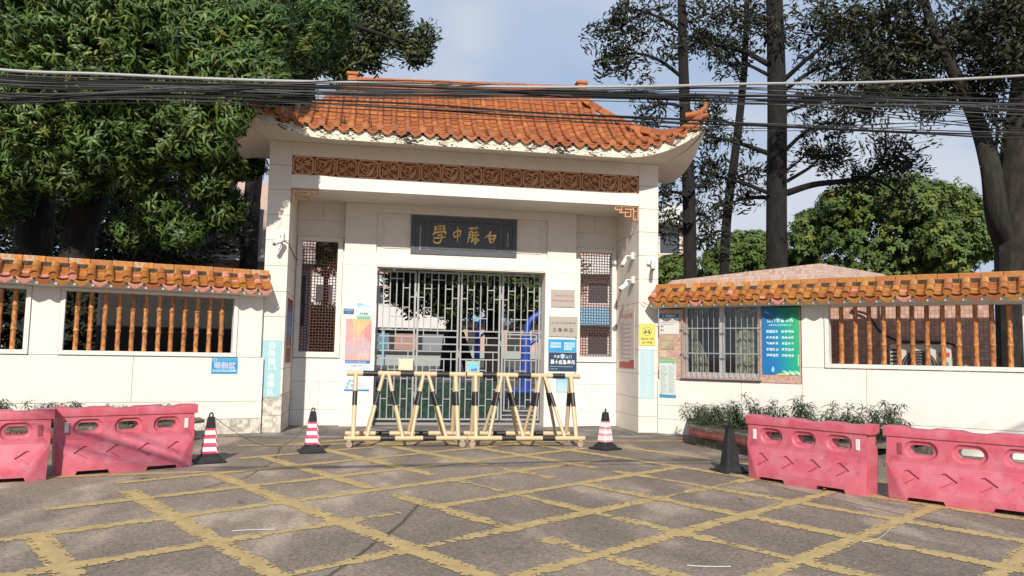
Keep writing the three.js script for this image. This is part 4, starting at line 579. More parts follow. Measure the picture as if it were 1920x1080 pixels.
  { // right: guard window [0.51, 2.05] in a field of pink mosaic, bars in [3.32, 6.32]
    const W = rightWall, T = 2.66;
    core(W, -0.02, 2.81, 0, 1.1); core(W, 2.85, 3.24, 0, T); core(W, 3.24, 6.4, 0, 1.4); core(W, 6.42, 9, 0, T);
    for (const [x0, x1] of [[-0.05, 1.69], [1.69, 2.83]]) slab(W, x0, x1, 0.58, 1.11); slab(W, 2.83, 3.94, 0.46, 1.42); slab(W, 3.94, 6.9, 0.46, 1.42); slab(W, 6.9, 9, 0.46, 1.42);
    slab(W, 2.83, 3.245, 1.42, T); slab(W, 6.4, 9, 1.42, T);
    slab(W, -0.05, 2.83, 0.3, 0.58); slab(W, 2.83, 9, 0.28, 0.46); slab(W, -0.05, 2.83, 0, 0.3); slab(W, 2.83, 9, 0, 0.28);
    frame(W, 3.32, 6.32, 1.5, 2.55); bars(W, [3.52, 3.76, 3.99, 4.23, 4.47, 4.69, 4.92, 5.16, 5.4, 5.65, 5.89, 6.14], 1.49, 8);
    coping(W, -0.08, 9, 33, 0.265, 0.05);
  }
  const [x, y] = [-0.62, 1.265], p = local(LW, x, y, 0.001);
  sign('waiting_sign', 'small bright blue sign under the barred opening of the left wall', [p.x, p.y, p.z], LW.turn, 0.46, 0.3, canvasTex(300, 195, (g, W, H) => { g.fillStyle = grad(g, 0, 0, 0, H, ['#62b4dc', '#2d93cf', '#3a9cd3']); g.fillRect(0, 0, W, H); ring(g, '#d9edf5', 40, 30, 18, 5); write(g, '等候区', 32, 58, 74, '#dce4f2', 0.2, false, 1.1); write(g, '等候区', 32, 58, 74, '#8d9ac9', 0.06, false, 1.1); fill(g, '#b5ddf0', 14, 146, W - 28, 26); write(g, rows(10), 26, 150, 18, '#5a9cc4', 0.12); }));
}
// ---------- the guard room behind the right wall ----------
{
  const tileTex = (c, j) => { const f = (x, y) => { const gx = x % 32, gy = y % 32, e = gx < 2 || gy < 2, v = 0.9 + 0.16 * (hash(x >> 5, y >> 5, 3) - 0.5) + 0.06 * (hash(x, y, 2) - 0.5); return e ? j : c.map((q) => q * v); }; const t = dataTex(256, 256, f); t.repeat.set(1 / 0.36, 1 / 0.36); return t; };
  const pink = mat(1, 1, 1, 0.55, { map: tileTex([206, 166, 148], [172, 146, 132]) }), pinkDark = mat(1, 1, 1, 0.6, { map: (() => { const t = tileTex([206, 166, 148], [92, 80, 74]); t.repeat.set(1 / 0.56, 1 / 0.56); return t; })() });
  const parapet = mat(1, 1, 1, 0.6, { map: (() => { const t = tileTex([193, 164, 148], [132, 110, 98]); t.repeat.set(1 / 0.52, 1 / 0.52); return t; })() });
  const R = thing('guard_room', 'pink mosaic guard room with barred window behind the right wall', 'building', RW.p, RW.turn);
  const wall = (x0, x1, y0, y1, z0, z1, m = pink) => put(R, 'wall', bx(x0, x1, y0, y1, z0, z1), m);
  wall(-0.02, 0.5, 1.112, 2.56, -0.2, 0.012); wall(0.5, 2.06, 1.112, 1.2, -0.2, 0.012); wall(2.06, 2.82, 1.112, 2.56, -0.2, 0.012); wall(0.5, 2.06, 2.64, 2.78, -0.3, -0.05);
  wall(0.02, 0.12, 0, 3.0, -3.2, -0.25); wall(3.0, 3.1, 0, 3.0, -3.2, -0.25, pinkDark); wall(0.12, 3.0, 0, 3.0, -3.2, -3.1); wall(3.1, 5.85, 0, 3.0, -1.15, -1.05, pinkDark); wall(5.75, 5.85, 0, 3.0, -3.2, -1.15, pinkDark);
  put(R, 'floor', bx(0.12, 3.0, 0.01, 0.05, -3.1, -0.25), M.stone); put(R, 'roof', bx(0.12, 3.0, 2.9, 3.0, -3.1, -0.25), M.joint); put(R, 'roof', bx(3.1, 5.75, 2.9, 2.98, -3.2, -1.15), M.joint);
  // the sloping tiled parapet, higher at the far corner
  const A = [V(-0.15, 3.0, -0.3), V(3.25, 3.05, -0.3), V(4.4, 3.02, -2.6), V(-0.15, 3.0, -3.2)], B = [V(0.05, 3.22, -0.55), V(3.05, 3.46, -0.7), V(3.95, 3.38, -2.4), V(0.1, 3.3, -2.8)];
  const quad = (a, b, c, d) => { const g = surface(1, 1, (u, v) => a.clone().lerp(b, u).lerp(d.clone().lerp(c, u), v)); return metreUV(g); };
  for (let i = 0; i < 4; i++) put(R, 'parapet', quad(A[i], A[(i + 1) % 4], B[(i + 1) % 4], B[i]), parapet);
  put(R, 'parapet_top', quad(...B), parapet);
  // window: aluminium sliding sashes, curtains, and a grille of steel bars in front
  const Wn = part(R, 'window'), al = mat(0.5, 0.5, 0.5, 0.4, { metalness: 0.4 });
  for (const q of [[0.5, 0.57, 1.2, 2.64], [1.99, 2.06, 1.2, 2.64], [0.57, 1.99, 1.2, 1.28], [0.57, 1.99, 2.58, 2.64], [1.23, 1.33, 1.28, 2.58]]) put(Wn, 'frame', bx(q[0], q[1], q[2], q[3], -0.16, -0.08), al);
  put(Wn, 'pane', bx(0.57, 1.23, 1.28, 2.58, -0.125, -0.12), M.glass); put(Wn, 'pane', bx(1.33, 1.99, 1.28, 2.58, -0.125, -0.12), M.glass);
  const cloth = mat(0.62, 0.53, 0.39, 0.9, { map: grain(mottle2, 3) });
  const curtain = (x0, x1, pinch) => surface(40, 12, (u, v) => { const k = pinch ? 1 - 0.62 * Math.pow(Math.sin(Math.PI * Math.min(1, v * 1.25)), 2) * (v < 0.8 ? 1 : 0.6) : 1; return V(x0 + (x1 - x0) * u * k, 1.24 + 1.36 * (1 - v), -0.24 + 0.03 * Math.sin(u * 38)); });
  put(Wn, 'curtain', curtain(0.6, 0.95, true), cloth); put(Wn, 'curtain', curtain(1.5, 1.98, false), cloth);
  const Gr = part(R, 'window_grille'); for (let i = 0; i <= 14; i++) put(Gr, 'bar', bar(V(0.5 + i * 0.111, 1.14, 0.06), V(0.5 + i * 0.111, 2.66, 0.06), 0.0075, 6), M.galv);
  for (const y of [1.16, 1.66, 2.16, 2.63]) put(Gr, 'rail', bx(0.47, 2.09, y - 0.012, y + 0.012, 0.045, 0.075), M.steel);
  for (const x of [0.48, 2.08]) for (const y of [1.16, 2.63]) put(Gr, 'stay', bx(x - 0.012, x + 0.012, y - 0.012, y + 0.012, -0.02, 0.045), M.steel);
  // what hangs on its wall
  const on = (name, label, x0, x1, y0, y1, tex, o) => { const p = local(RW, (x0 + x1) / 2, (y0 + y1) / 2, 0.0125); return sign(name, label, [p.x, p.y, p.z], RW.turn, x1 - x0, y1 - y0, tex, o); };
  on('notice', 'white notice with a blue head band on the guard room wall', 0.0, 0.42, 2.05, 2.47, canvasTex(300, 290, (g, W, H) => { fill(g, '#e4e2de', 0, 0, W, H); fill(g, '#2b6fae', 0, 0, W, 62); dot(g, '#e5d98c', 58, 31, 17); dot(g, '#5a9a5c', 58, 31, 9); write(g, '校园安门', 92, 12, 38, '#dfe8ee', 0.18); write(g, rows(10), 50, 84, 20, '#6b6a6c', 0.12); write(g, rows(12), 18, 114, 20, '#6b6a6c', 0.12); write(g, rows(9), 18, 144, 20, '#6b6a6c', 0.12); fill(g, '#3a3634', 22, 172, 22, 22); fill(g, '#3a3634', 52, 176, 12, 18); fill(g, '#3a3634', 20, 222, 20, 26); fill(g, '#3a3634', 50, 226, 14, 20); }), { category: 'notice' });
  on('metal_plate', 'small brass coloured plate with one red line on the guard room wall', 0.02, 0.31, 1.74, 2.02, canvasTex(200, 190, (g, W, H) => { g.fillStyle = grad(g, 0, 0, W, H, ['#b0a58c', '#c2b795', '#a59a80']); g.fillRect(0, 0, W, H); write(g, rows(10), 20, 64, 16, '#b05048', 0.14); write(g, rows(7), 70, 150, 11, '#7a705c', 0.14); }), { metal: true, edge: M.steel, thick: 0.012 });
  on('notice', 'tiny cream card between the metal plate and the green poster', 0.02, 0.15, 1.575, 1.7, canvasTex(96, 96, (g, W, H) => { fill(g, '#ded2b4', 0, 0, W, H); for (let i = 0; i < 3; i++) write(g, rows(6), 8, 14 + i * 24, 13, '#b07a52', 0.14); }), { category: 'notice' });
  on('wall_poster', 'narrow white and green text poster at the corner of the guard room wall', 0.0, 0.36, 0.75, 1.54, canvasTex(230, 500, (g, W, H) => { fill(g, '#dfe6e2', 0, 0, W, H); g.fillStyle = grad(g, 0, 0, 0, 70, ['#7fc06a', '#bfe0d6']); g.fillRect(0, 0, W, 60); fill(g, '#3f9fd0', 0, H - 34, W, 34); write(g, rows(8), 14, 34, 24, '#3c86a8', 0.14); for (let c = 0; c < 2; c++) for (let i = 0; i < 24; i++) write(g, rows(i % 5 ? 9 : 5), 14 + c * 108, 92 + i * 15, i % 5 ? 9 : 11, i % 5 ? '#7a8a84' : '#4aa06a', 0.14); for (const [x, y, c] of [[40, 200, '#3f9fd0'], [70, 205, '#d9a04a'], [98, 198, '#4aa06a'], [196, 70, '#3a4a52'], [30, 462, '#3a4a52'], [206, 470, '#d9c04a']]) dot(g, c, x, y, 8); }), { category: 'poster' });
  on('wall_poster', 'large blue and green citizens pledge poster beside the guard room window', 2.1, 2.8, 1.27, 2.555, canvasTex(512, 920, (g, W, H) => {
    g.fillStyle = grad(g, 0, 0, W, -60, ['#1476b8', '#1585bd', '#12a3a4', '#25b487', '#52be6e']); g.fillRect(0, 0, W, H);
    g.fillStyle = 'rgba(10,120,110,.45)'; g.beginPath(); g.moveTo(130, 0); g.lineTo(W, 0); g.lineTo(W, 140); g.lineTo(430, 90); g.lineTo(330, 140); g.lineTo(250, 85); g.lineTo(170, 130); g.fill();
    write(g, '一', 34, 42, 40, '#bfe6f2', 0.06); g.strokeStyle = '#cdeef2'; g.lineWidth = 5; g.beginPath(); g.moveTo(62, 52); g.lineTo(84, 80); g.lineTo(112, 84); g.stroke();
    write(g, '江门市民公约', 76, 150, 54, '#f2fbfa', 0.13, false, 1.12); write(g, rows(12), 96, 228, 24, '#d6f3f0', 0.13);
    ['爱国爱一 一一守法', '一一一学 友一一一', '一一一约 一业一一', '一信一一 一一生一', '一一爱一 一和有一'].forEach((t, i) => { write(g, t.slice(0, 4), 60, 306 + i * 82, 40, '#e9f9f7', 0.15, false, 1.06); write(g, t.slice(5), 270, 306 + i * 82, 40, '#e9f9f7', 0.15, false, 1.06); });
    g.fillStyle = '#d9d95a'; g.beginPath(); g.moveTo(180, H); g.quadraticCurveTo(270, H - 46, 360, H - 10); g.lineTo(360, H); g.fill(); g.fillStyle = '#9fe0ec'; g.beginPath(); g.moveTo(150, H - 120); g.lineTo(170, H - 80); g.lineTo(166, H - 40); g.lineTo(134, H - 40); g.lineTo(130, H - 80); g.fill();
    for (let i = 0; i < 9; i++) { g.fillStyle = ['#8fdcc0', '#c9ecd6', '#e6efb0'][i % 3]; g.beginPath(); g.ellipse(300 + i * 26, H - 46 + (i % 3) * 14, 16, 26, i * 0.5 - 1, 0, 7); g.fill(); } g.fillStyle = '#d7ecc0'; g.fillRect(488, 640, 12, 150);
  }), { category: 'poster' });
  // air conditioner on the side wing
  const p = local(RW, 4.75, 1.1, -0.82), a = thing('air_conditioner', 'white outdoor air conditioner behind the bamboo bars', 'air conditioner', [p.x, p.y, p.z], RW.turn);
  put(a, 'casing', new RoundedBoxGeometry(1.0, 0.78, 0.32, 2, 0.02).translate(0, 0.39, 0), mat(0.52, 0.5, 0.45, 0.55));
  const fan = put(a, 'fan_grille', new THREE.CylinderGeometry(0.29, 0.29, 0.02, 28).rotateX(Math.PI / 2), M.dark, [-0.02, 0.38, 0.165]); for (let i = 1; i < 6; i++) put(fan, 'ring', new THREE.TorusGeometry(i * 0.052, 0.005, 4, 24), M.steel, [0, 0, 0.014]);
  for (let i = 0; i < 9; i++) put(a, 'louvre', bx(-0.48, -0.34, 0.1 + i * 0.07, 0.135 + i * 0.07, 0.161, 0.172), M.dark);
  put(a, 'label', bx(0.3, 0.47, 0.56, 0.64, 0.161, 0.165), mat(0.5, 0.06, 0.05, 0.6)); put(a, 'label', bx(0.3, 0.45, 0.4, 0.47, 0.161, 0.165), mat(0.1, 0.2, 0.3, 0.6));
  for (const x of [-0.35, 0.35]) put(a, 'stand', bx(x - 0.03, x + 0.03, -1.1, 0, -0.15, 0.15), M.steel);
  const q = (x, y, z) => local(RW, x, y, z);
  tag(put(scene, 'drain_pipe', tube([q(4.1, 0.02, -0.99), q(4.1, 1, -0.99), q(4.1, 2.9, -0.99)], 0.05, 10, 16), mat(0.5, 0.48, 0.46, 0.5)), 'grey drain pipe on the pink wall behind the bamboo bars', 'pipe');
  tag(put(scene, 'hose', tube([q(3.55, 2.55, -1.0), q(3.85, 2.45, -0.95), q(4.05, 2.15, -0.9), q(4.35, 1.96, -0.92), q(4.9, 1.93, -0.95), q(5.32, 1.85, -0.85), q(5.42, 1.4, -0.85), q(5.55, 0.9, -0.95)], 0.022, 8, 60), M.dark), 'black hose looping over the air conditioner', 'hose');
}
// ---------- water filled barriers ----------
{
  const L = 1.62, H = 0.81, ev = new Evaluator(); ev.useGroups = false; ev.attributes = ['position', 'normal'];
  const strip = (g) => { g = g.index ? g.toNonIndexed() : g; for (const k of Object.keys(g.attributes)) if (k !== 'position' && k !== 'normal') g.deleteAttribute(k); return g; };
  const B = (g) => { const b = new Brush(strip(g)); b.updateMatrixWorld(); return b; };
  const hull = (pts) => new ConvexGeometry(pts.map((p) => V(...p)));
  const base = []; for (const sx of [-1, 1]) for (const sz of [-1, 1]) base.push([sx * 0.79, 0.0, sz * 0.13], [sx * 0.6, 0.0, sz * 0.22], [sx * 0.6, 0.12, sz * 0.22], [sx * 0.79, 0.07, sz * 0.135], [sx * 0.81, 0.42, sz * 0.13]);
  const upper = []; for (const sx of [-1, 1]) for (const sz of [-1, 1]) upper.push([sx * 0.81, 0.4, sz * 0.13], [sx * 0.8, H - 0.07, sz * 0.115]);
  let body = ev.evaluate(B(hull(base)), B(hull(upper)), ADDITION);
  const top = new THREE.Shape(); top.moveTo(-0.83, H - 0.1); top.lineTo(0.83, H - 0.1); top.lineTo(0.83, H); for (const [x, y] of [[0.72, H], [0.62, H - 0.02], [0.5, H - 0.02], [0.42, H - 0.005], [0.2, H - 0.008], [0.12, H - 0.03], [-0.02, H - 0.03], [-0.1, H - 0.008], [-0.35, H - 0.005], [-0.42, H - 0.025], [-0.58, H - 0.022], [-0.66, H], [-0.83, H]]) top.lineTo(x, y);
  body = ev.evaluate(body, B(new THREE.ExtrudeGeometry(top, { depth: 0.25, bevelEnabled: true, bevelSize: 0.008, bevelThickness: 0.008, bevelSegments: 2 }).translate(0, 0, -0.125)), ADDITION);
  const stadium = (x, y, w, h) => { const s = new THREE.Shape(), r = h / 2; s.absarc(x - w / 2 + r, y, r, Math.PI / 2, Math.PI * 1.5); s.absarc(x + w / 2 - r, y, r, -Math.PI / 2, Math.PI / 2); return s; };
  for (const x of [-0.46, 0, 0.46]) {
    body = ev.evaluate(body, B(new THREE.ExtrudeGeometry(stadium(x, 0.57, 0.24, 0.11), { depth: 0.6, bevelEnabled: false, curveSegments: 10 }).translate(0, 0, -0.3)), SUBTRACTION);
    for (const s of [-1, 1]) { // the moulded dish round each hole
      const g = new THREE.ExtrudeGeometry(stadium(x, 0.57, 0.25, 0.12), { depth: 0.001, bevelEnabled: true, bevelThickness: 0.05, bevelSize: 0.045, bevelSegments: 3, curveSegments: 10 }).translate(0, 0, -0.0005); g.scale(1, 1, 1); g.translate(0, 0, s * 0.135); body = ev.evaluate(body, B(g), SUBTRACTION);
    }
  }
  for (const x of [-0.4, 0.4]) body = ev.evaluate(body, B(extrude([[x - 0.2, -0.02], [x + 0.2, -0.02], [x + 0.17, 0.05], [x - 0.17, 0.05]], 0.7).translate(0, 0, -0.35)), SUBTRACTION);
  // arrowheads pressed into both sloping faces
  const th = Math.atan2(0.09, 0.3);
  for (const s of [-1, 1]) for (const x of [-0.55, -0.19, 0.17, 0.53]) { const k = 0.075, g = extrude([[x - 0.075, k], [x - 0.03, k + 0.012], [x + 0.09, 0.0], [x - 0.03, -k - 0.012], [x - 0.075, -k], [x + 0.035, 0]].map(([a, b]) => [a, b]), 0.06); g.translate(0, 0, -0.03); g.rotateX(s > 0 ? -th : th); g.translate(0, 0.265, s * 0.184); body = ev.evaluate(body, B(g), SUBTRACTION); }
  const geo = metreUV(toCreasedNormals(strip(body.geometry), 0.5));
  const faded = dataTex(512, 256, (x, y) => { const n = fbm(x / 36, y / 36, 14, 401, 6), sp = hash(x, y, 4), k = 0.34 + 0.5 * (n - 0.5) + (sp > 0.99 ? 0.2 : 0) + 0.05 * (sp - 0.5); let d = sm(0.66, 0.8, fbm(x / 22, y / 22, 23, 421, 4)) * 0.1; if (fbm(x / 60, y / 1.6, 2048, 451, 2) > 0.8) d += 0.07; return [(206 + 20 * k) * (1 - d), (66 + 110 * k) * (1 - d), (84 + 100 * k) * (1 - d)]; });
  faded.repeat.set(0.6, 1.1);
  const red = phys(0.8, 0.88, 0.88, 0.42, { map: faded, sheen: 0 }), refl = mat(0.82, 0.74, 0.72, 0.35, { map: grain(mottle, 4) }), reflRed = mat(0.6, 0.12, 0.14, 0.35, { map: grain(mottle2, 4) });
  const spots = [
    ['red water barrier beside the bright red striped cone', [-4.965, 4.645], 28, -1, 1, [refl, refl]], ['red water barrier at the far end of the left wall row', [-6.38, 5.56], 20, -1, 1, [refl, reflRed]],
    ['faded red water barrier next to the all black cone', [3.55, 6.42], -62, 1, 1, [refl, refl]], ['faded red water barrier second from the all black cone', [4.6, 7.9], -53, 1, 1.05, [reflRed, refl]]];
  for (const [label, [x, z], deg, dir, sc_, rf] of spots) {
    const b = thing('water_barrier', label, 'barrier', [x, 0, z], deg * D2R, 'red water barriers in front of the walls');
    put(b, 'body', geo, red, null, dir < 0 ? [0, Math.PI, 0] : null, [sc_, 1, 1]);
    for (const s of [-1, 1]) for (const f of [-1, 1]) put(b, 'reflector', new RoundedBoxGeometry(0.05, 0.13, 0.02, 2, 0.008), rf[s < 0 ? 0 : 1], [s * 0.7, 0.575, f * 0.127]);
  }
}
// ---------- traffic cones ----------
{
  const stripes = canvasTex(256, 256, (g, W, H) => { fill(g, '#e6dedb', 0, 0, W, H); g.fillStyle = '#c23a5a'; for (let i = -2; i < 6; i++) { g.beginPath(); g.moveTo(0, i * 84); g.lineTo(W, i * 84 + 66); g.lineTo(W, i * 84 + 106); g.lineTo(0, i * 84 + 40); g.fill(); } const r = rng(2); for (let i = 0; i < 260; i++) { g.fillStyle = 'rgba(' + (r() < 0.4 ? '70,60,58' : '236,228,224') + ',' + (0.15 + 0.4 * r()) + ')'; g.fillRect(r() * W, r() * H, 1 + r() * 7, 1 + r() * 3); } });
  const faded = canvasTex(256, 256, (g, W, H) => { fill(g, '#e2dcd9', 0, 0, W, H); g.fillStyle = '#cf8596'; for (let i = -2; i < 6; i++) { g.beginPath(); g.moveTo(0, i * 84); g.lineTo(W, i * 84 + 66); g.lineTo(W, i * 84 + 100); g.lineTo(0, i * 84 + 34); g.fill(); } const r = rng(12); for (let i = 0; i < 420; i++) { g.fillStyle = 'rgba(' + (r() < 0.35 ? '70,60,58' : '232,226,222') + ',' + (0.2 + 0.5 * r()) + ')'; g.fillRect(r() * W, r() * H, 1 + r() * 12, 1 + r() * 5); } });
  const frustum = (b, t, y0, y1, ch = 0.25) => {          // square with cut corners
    const ringPts = (s, y) => { const c = s * (1 - ch); return [[c, s], [s, c], [s, -c], [c, -s], [-c, -s], [-s, -c], [-s, c], [-c, s]].map(([x, z]) => V(x, y, z)); }, A = ringPts(b, y0), B = ringPts(t, y1), pos = [], uv = [];
    for (let i = 0; i < 8; i++) { const j = (i + 1) % 8, q = [A[i], A[j], B[j], A[i], B[j], B[i]]; q.forEach((p) => pos.push(p.x, p.y, p.z)); const u0 = i / 2, u1 = (i + 1) / 2; uv.push(u0, 0, u1, 0, u1, 1, u0, 0, u1, 1, u0, 1); }
    for (let i = 1; i < 7; i++) for (const p of [B[0], B[i], B[i + 1]]) { pos.push(p.x, p.y, p.z); uv.push(0, 0); }
    const g = new THREE.BufferGeometry(); g.setAttribute('position', new THREE.Float32BufferAttribute(pos, 3)); g.setAttribute('uv', new THREE.Float32BufferAttribute(uv, 2)); g.computeVertexNormals(); return g;
  };
  const cone = (label, x, z, turn, tex) => {
    const c = thing('traffic_cone', label, 'cone', [x, 0, z], turn, 'traffic cones around the gate'), half = (y) => 0.118 - 0.075 * y / 0.62;
    put(c, 'base', merge([bx(-0.2, 0.2, 0, 0.035, -0.2, 0.2, 0.012), frustum(0.165, half(0.05) + 0.012, 0.03, 0.09, 0.12)]), M.rubber);
    put(c, 'shaft', frustum(half(0.07), half(0.62), 0.07, 0.62), M.rubber);
    if (tex) put(c, 'striped_sleeve', frustum(half(0.13) + 0.004, half(0.47) + 0.004, 0.13, 0.47), mat(1, 1, 1, 0.6, { map: tex }));
    put(c, 'handle', new THREE.TorusGeometry(0.032, 0.011, 6, 14).rotateY(0.6), M.rubber, [0, 0.645, 0]);
  };
  cone('bright red striped cone beside the left hand barrier', -4.06, 4.0, 0.35, stripes); cone('red striped cone beside the left wall pillar and the barricade', -2.76, 2.95, 0.2, stripes);
  cone('faded pink striped cone beside the barricade and the guard room', 2.03, 2.72, 0.5, faded); cone('all black cone without stripes beside the planter', 3.03, 5.3, 0.15, null);
  tag(put(scene, 'cord', tube([V(-4.05, 0.64, 4.0), V(-3.86, 0.35, 3.3), V(-3.55, 0.03, 2.3), V(-3.3, 0.012, 2.2), V(-2.95, 0.3, 2.7), V(-2.76, 0.64, 2.95)], 0.004, 5, 60), M.cableGrey), 'thin grey cord slung between the two red striped cones', 'cord');
}
// ---------- pipe barricades on castors ----------
{
  const make = (label, x0, z0, turn) => {
    const b = thing('barricade', label, 'barricade', [x0, 0, z0], turn, 'pipe barricades across the gate'), R = 0.04, sleeve = (parent, a, c, r) => put(parent, 'black_band', bar(a, c, r + 0.003, 12), M.black);
    const railAt = (name, y, z, bands, r = R) => { const m = put(b, name, bar(V(0, y, z), V(2.02, y, z), r, 12), M.pipe); for (const [s, e] of bands) sleeve(m, V(s, y, z), V(e, y, z), r); return m; };
    railAt('top_rail', 1.2, 0, [[0.27, 0.52], [0.9, 1.13], [1.52, 1.74]], 0.045); railAt('bottom_rail', 0.15, 0.4, [[0.58, 0.82], [1.28, 1.5]]); railAt('bottom_rail', 0.15, -0.4, [[0.52, 0.76], [1.2, 1.44]]);
    for (const s of [-1, 1]) for (const [t, u] of [[0.15, 0.14], [0.61, 0.36], [0.7, 0.95], [1.29, 1.09], [1.38, 1.67], [1.85, 1.87]]) { const a = V(t, 1.18, 0.02 * s), c = V(u, 0.16, 0.4 * s), m = put(b, 'leg', bar(a, c, t < 0.3 || t > 1.7 ? 0.038 : 0.03, 10), M.pipe); sleeve(m, a.clone().lerp(c, 0.27), a.clone().lerp(c, 0.5), t < 0.3 || t > 1.7 ? 0.038 : 0.03); }
    for (const x of [0.08, 1.94]) { put(b, 'end_brace', bar(V(x, 0.13, -0.4), V(x, 0.13, 0.4), 0.025, 8), M.pipe); for (const z of [-0.4, 0.4]) { const f = put(b, 'castor', merge([bx(x - 0.03, x + 0.03, 0.1, 0.13, z - 0.03, z + 0.03), bx(x - 0.028, x - 0.022, 0.035, 0.1, z - 0.02, z + 0.02), bx(x + 0.022, x + 0.028, 0.035, 0.1, z - 0.02, z + 0.02)]), mat(0.4, 0.33, 0.24, 0.6)); put(f, 'wheel', new THREE.CylinderGeometry(0.052, 0.052, 0.035, 16).rotateX(Math.PI / 2), mat(0.33, 0.26, 0.2, 0.6), [x, 0.052, z]); } }
  };
  make('cream and black pipe barricade standing by the pink poster', -2.3, 2.0, 0.02); make('cream and black pipe barricade standing by the grey name plates', -0.25, 1.96, -0.03);
}
// ---------- litter ----------
{
  const leafG = (s) => { const sh = []; for (let i = 0; i <= 8; i++) { const u = i / 8; sh.push([u, 0.24 * Math.sin(Math.PI * Math.pow(u, 0.8))]); } for (let i = 7; i > 0; i--) { const u = i / 8; sh.push([u, -0.24 * Math.sin(Math.PI * Math.pow(u, 0.8))]); } const g = new THREE.ShapeGeometry(new THREE.Shape(sh.map(([x, y]) => new THREE.Vector2(x * s, y * s)))); g.rotateX(-Math.PI / 2); const p = g.attributes.position; for (let i = 0; i < p.count; i++) p.setY(i, 0.012 + 0.5 * Math.abs(p.getZ(i)) + 0.25 * Math.pow(p.getX(i) / s - 0.5, 2) * s); g.computeVertexNormals(); return g; };
  const G = leafG(0.11), tones = [mat(0.2, 0.1, 0.04, 0.9), mat(0.13, 0.06, 0.03, 0.9), mat(0.4, 0.26, 0.05, 0.9)];
  const at = (px, py) => { const d = PX(px, py, 1).sub(CAM), t = -CAM.y / d.y; return CAM.clone().addScaledVector(d, t); };
  const put1 = (px, py, k, a, label, s = 1) => { const p = at(px, py); tag(put(scene, 'fallen_leaf', G, tones[k], [p.x, 0, p.z], [0, a, 0], [s, s * 1.3, s]), label, 'leaf', 'leaves fallen on the road'); };
  put1(254, 899, 0, 0.4, 'curled brown leaf on the road in front of the left hand barrier', 1.3);
  for (const [x, y, a] of [[445, 945, 1], [699, 871, 2], [895, 830, 0.2], [975, 838, 1.4]]) put1(x, y, 1, a, 'small dark leaf lying on the yellow grid', 0.8);
  for (const [x, y, a] of [[1020, 841, 0.3], [1066, 875, 2.2], [1098, 876, 0.8]]) put1(x, y, 0, a, 'curled brown leaf lying on the road near the pink striped cone', 1);
  for (const [x, y, a] of [[1368, 892, 0.1], [1455, 902, 2.6], [1545, 921, 0.6], [1395, 939, 1.9]]) put1(x, y, 2, a, 'yellow leaf lying near the all black cone', 0.9);
  const str = (pts, label, r = 0.006) => tag(put(scene, 'string', tube(pts.map(([x, y]) => at(x, y).add(V(0, 0.007, 0))), r * 0.7, 5, 30), mat(0.45, 0.42, 0.38, 0.8)), label, 'string');
  str([[1617, 1018], [1645, 1012], [1662, 1000], [1672, 990]], 'curved white string lying on the road in front of the right hand barriers'); str([[1288, 1062], [1325, 1064], [1370, 1064]], 'straight pale strip of tape at the bottom of the yellow grid', 0.008); str([[435, 997], [470, 995], [516, 994]], 'straight pale strip of tape left of the long crack', 0.008);
}
// ---------- planters ----------
const strapLeaf = (len, wid, droop, fold = 0.25, n = 3) => {   // a narrow leaf: folded along the midrib, drooping; base at the origin, pointing along +y then bending to +x
  const pos = [], idx = [];
  for (let i = 0; i <= n; i++) { const u = i / n, a = 0.5 + droop * u, w = wid * Math.sin(Math.PI * Math.min(1, 0.12 + 0.88 * Math.pow(u, 0.9))) * (i === n ? 0 : 1); const x = len * u * Math.sin(0.5 + droop * u * 0.5), y = len * u * Math.cos(0.5 + droop * u * 0.5); pos.push(x, y, 0, x - fold * w * Math.cos(a) * -1 * 0.5, y + fold * w * 0.5, w, x + fold * w * 0.5, y + fold * w * 0.5, -w); }
  for (let i = 0; i < n; i++) { const a = i * 3, b = a + 3; idx.push(a, b, a + 1, b, b + 1, a + 1, a, a + 2, b, b, a + 2, b + 2); }
  const g = new THREE.BufferGeometry(); g.setAttribute('position', new THREE.Float32BufferAttribute(pos, 3)); g.setIndex(idx); g.computeVertexNormals(); return g.toNonIndexed();
};
function whorl(n, len, wid, droop, tilt, seed, n2 = 3, spread = 0.5) {   // a tuft of such leaves round a shoot tip
  const r = rng(seed), list = [];
  for (let i = 0; i < n; i++) { const g = strapLeaf(len * (0.7 + 0.5 * r()), wid * (0.8 + 0.4 * r()), droop * (0.7 + 0.6 * r()), 0.25, n2); g.rotateZ(-tilt * (0.3 + 0.9 * r())); g.rotateY(i / n * 6.283 + r() * 0.5); g.translate((r() - 0.5) * len * (spread - 0.5), (r() - 0.6) * len * spread, (r() - 0.5) * len * (spread - 0.5)); list.push(g); }
  return merge(list);
}
const leafMat = (rough = 0.5) => phys(1, 1, 1, rough, { transmission: 0.18, thickness: 0, specularIntensity: 0.5 });
function copies(parent, name, geo, material, list) {       // list of { p, q?, axis?, s, c }
  const m = new THREE.InstancedMesh(geo, material, list.length), o = new THREE.Object3D(), up = V(0, 1, 0);
  list.forEach((e, i) => { o.position.copy(e.p); o.quaternion.setFromUnitVectors(up, e.axis); o.rotateY(e.a); o.scale.setScalar(e.s); o.updateMatrix(); m.setMatrixAt(i, o.matrix); m.setColorAt(i, new THREE.Color().setRGB(...e.c)); });
  m.name = name; m.userData.kind = 'stuff'; shadows(m); parent.add(m); return m;
}
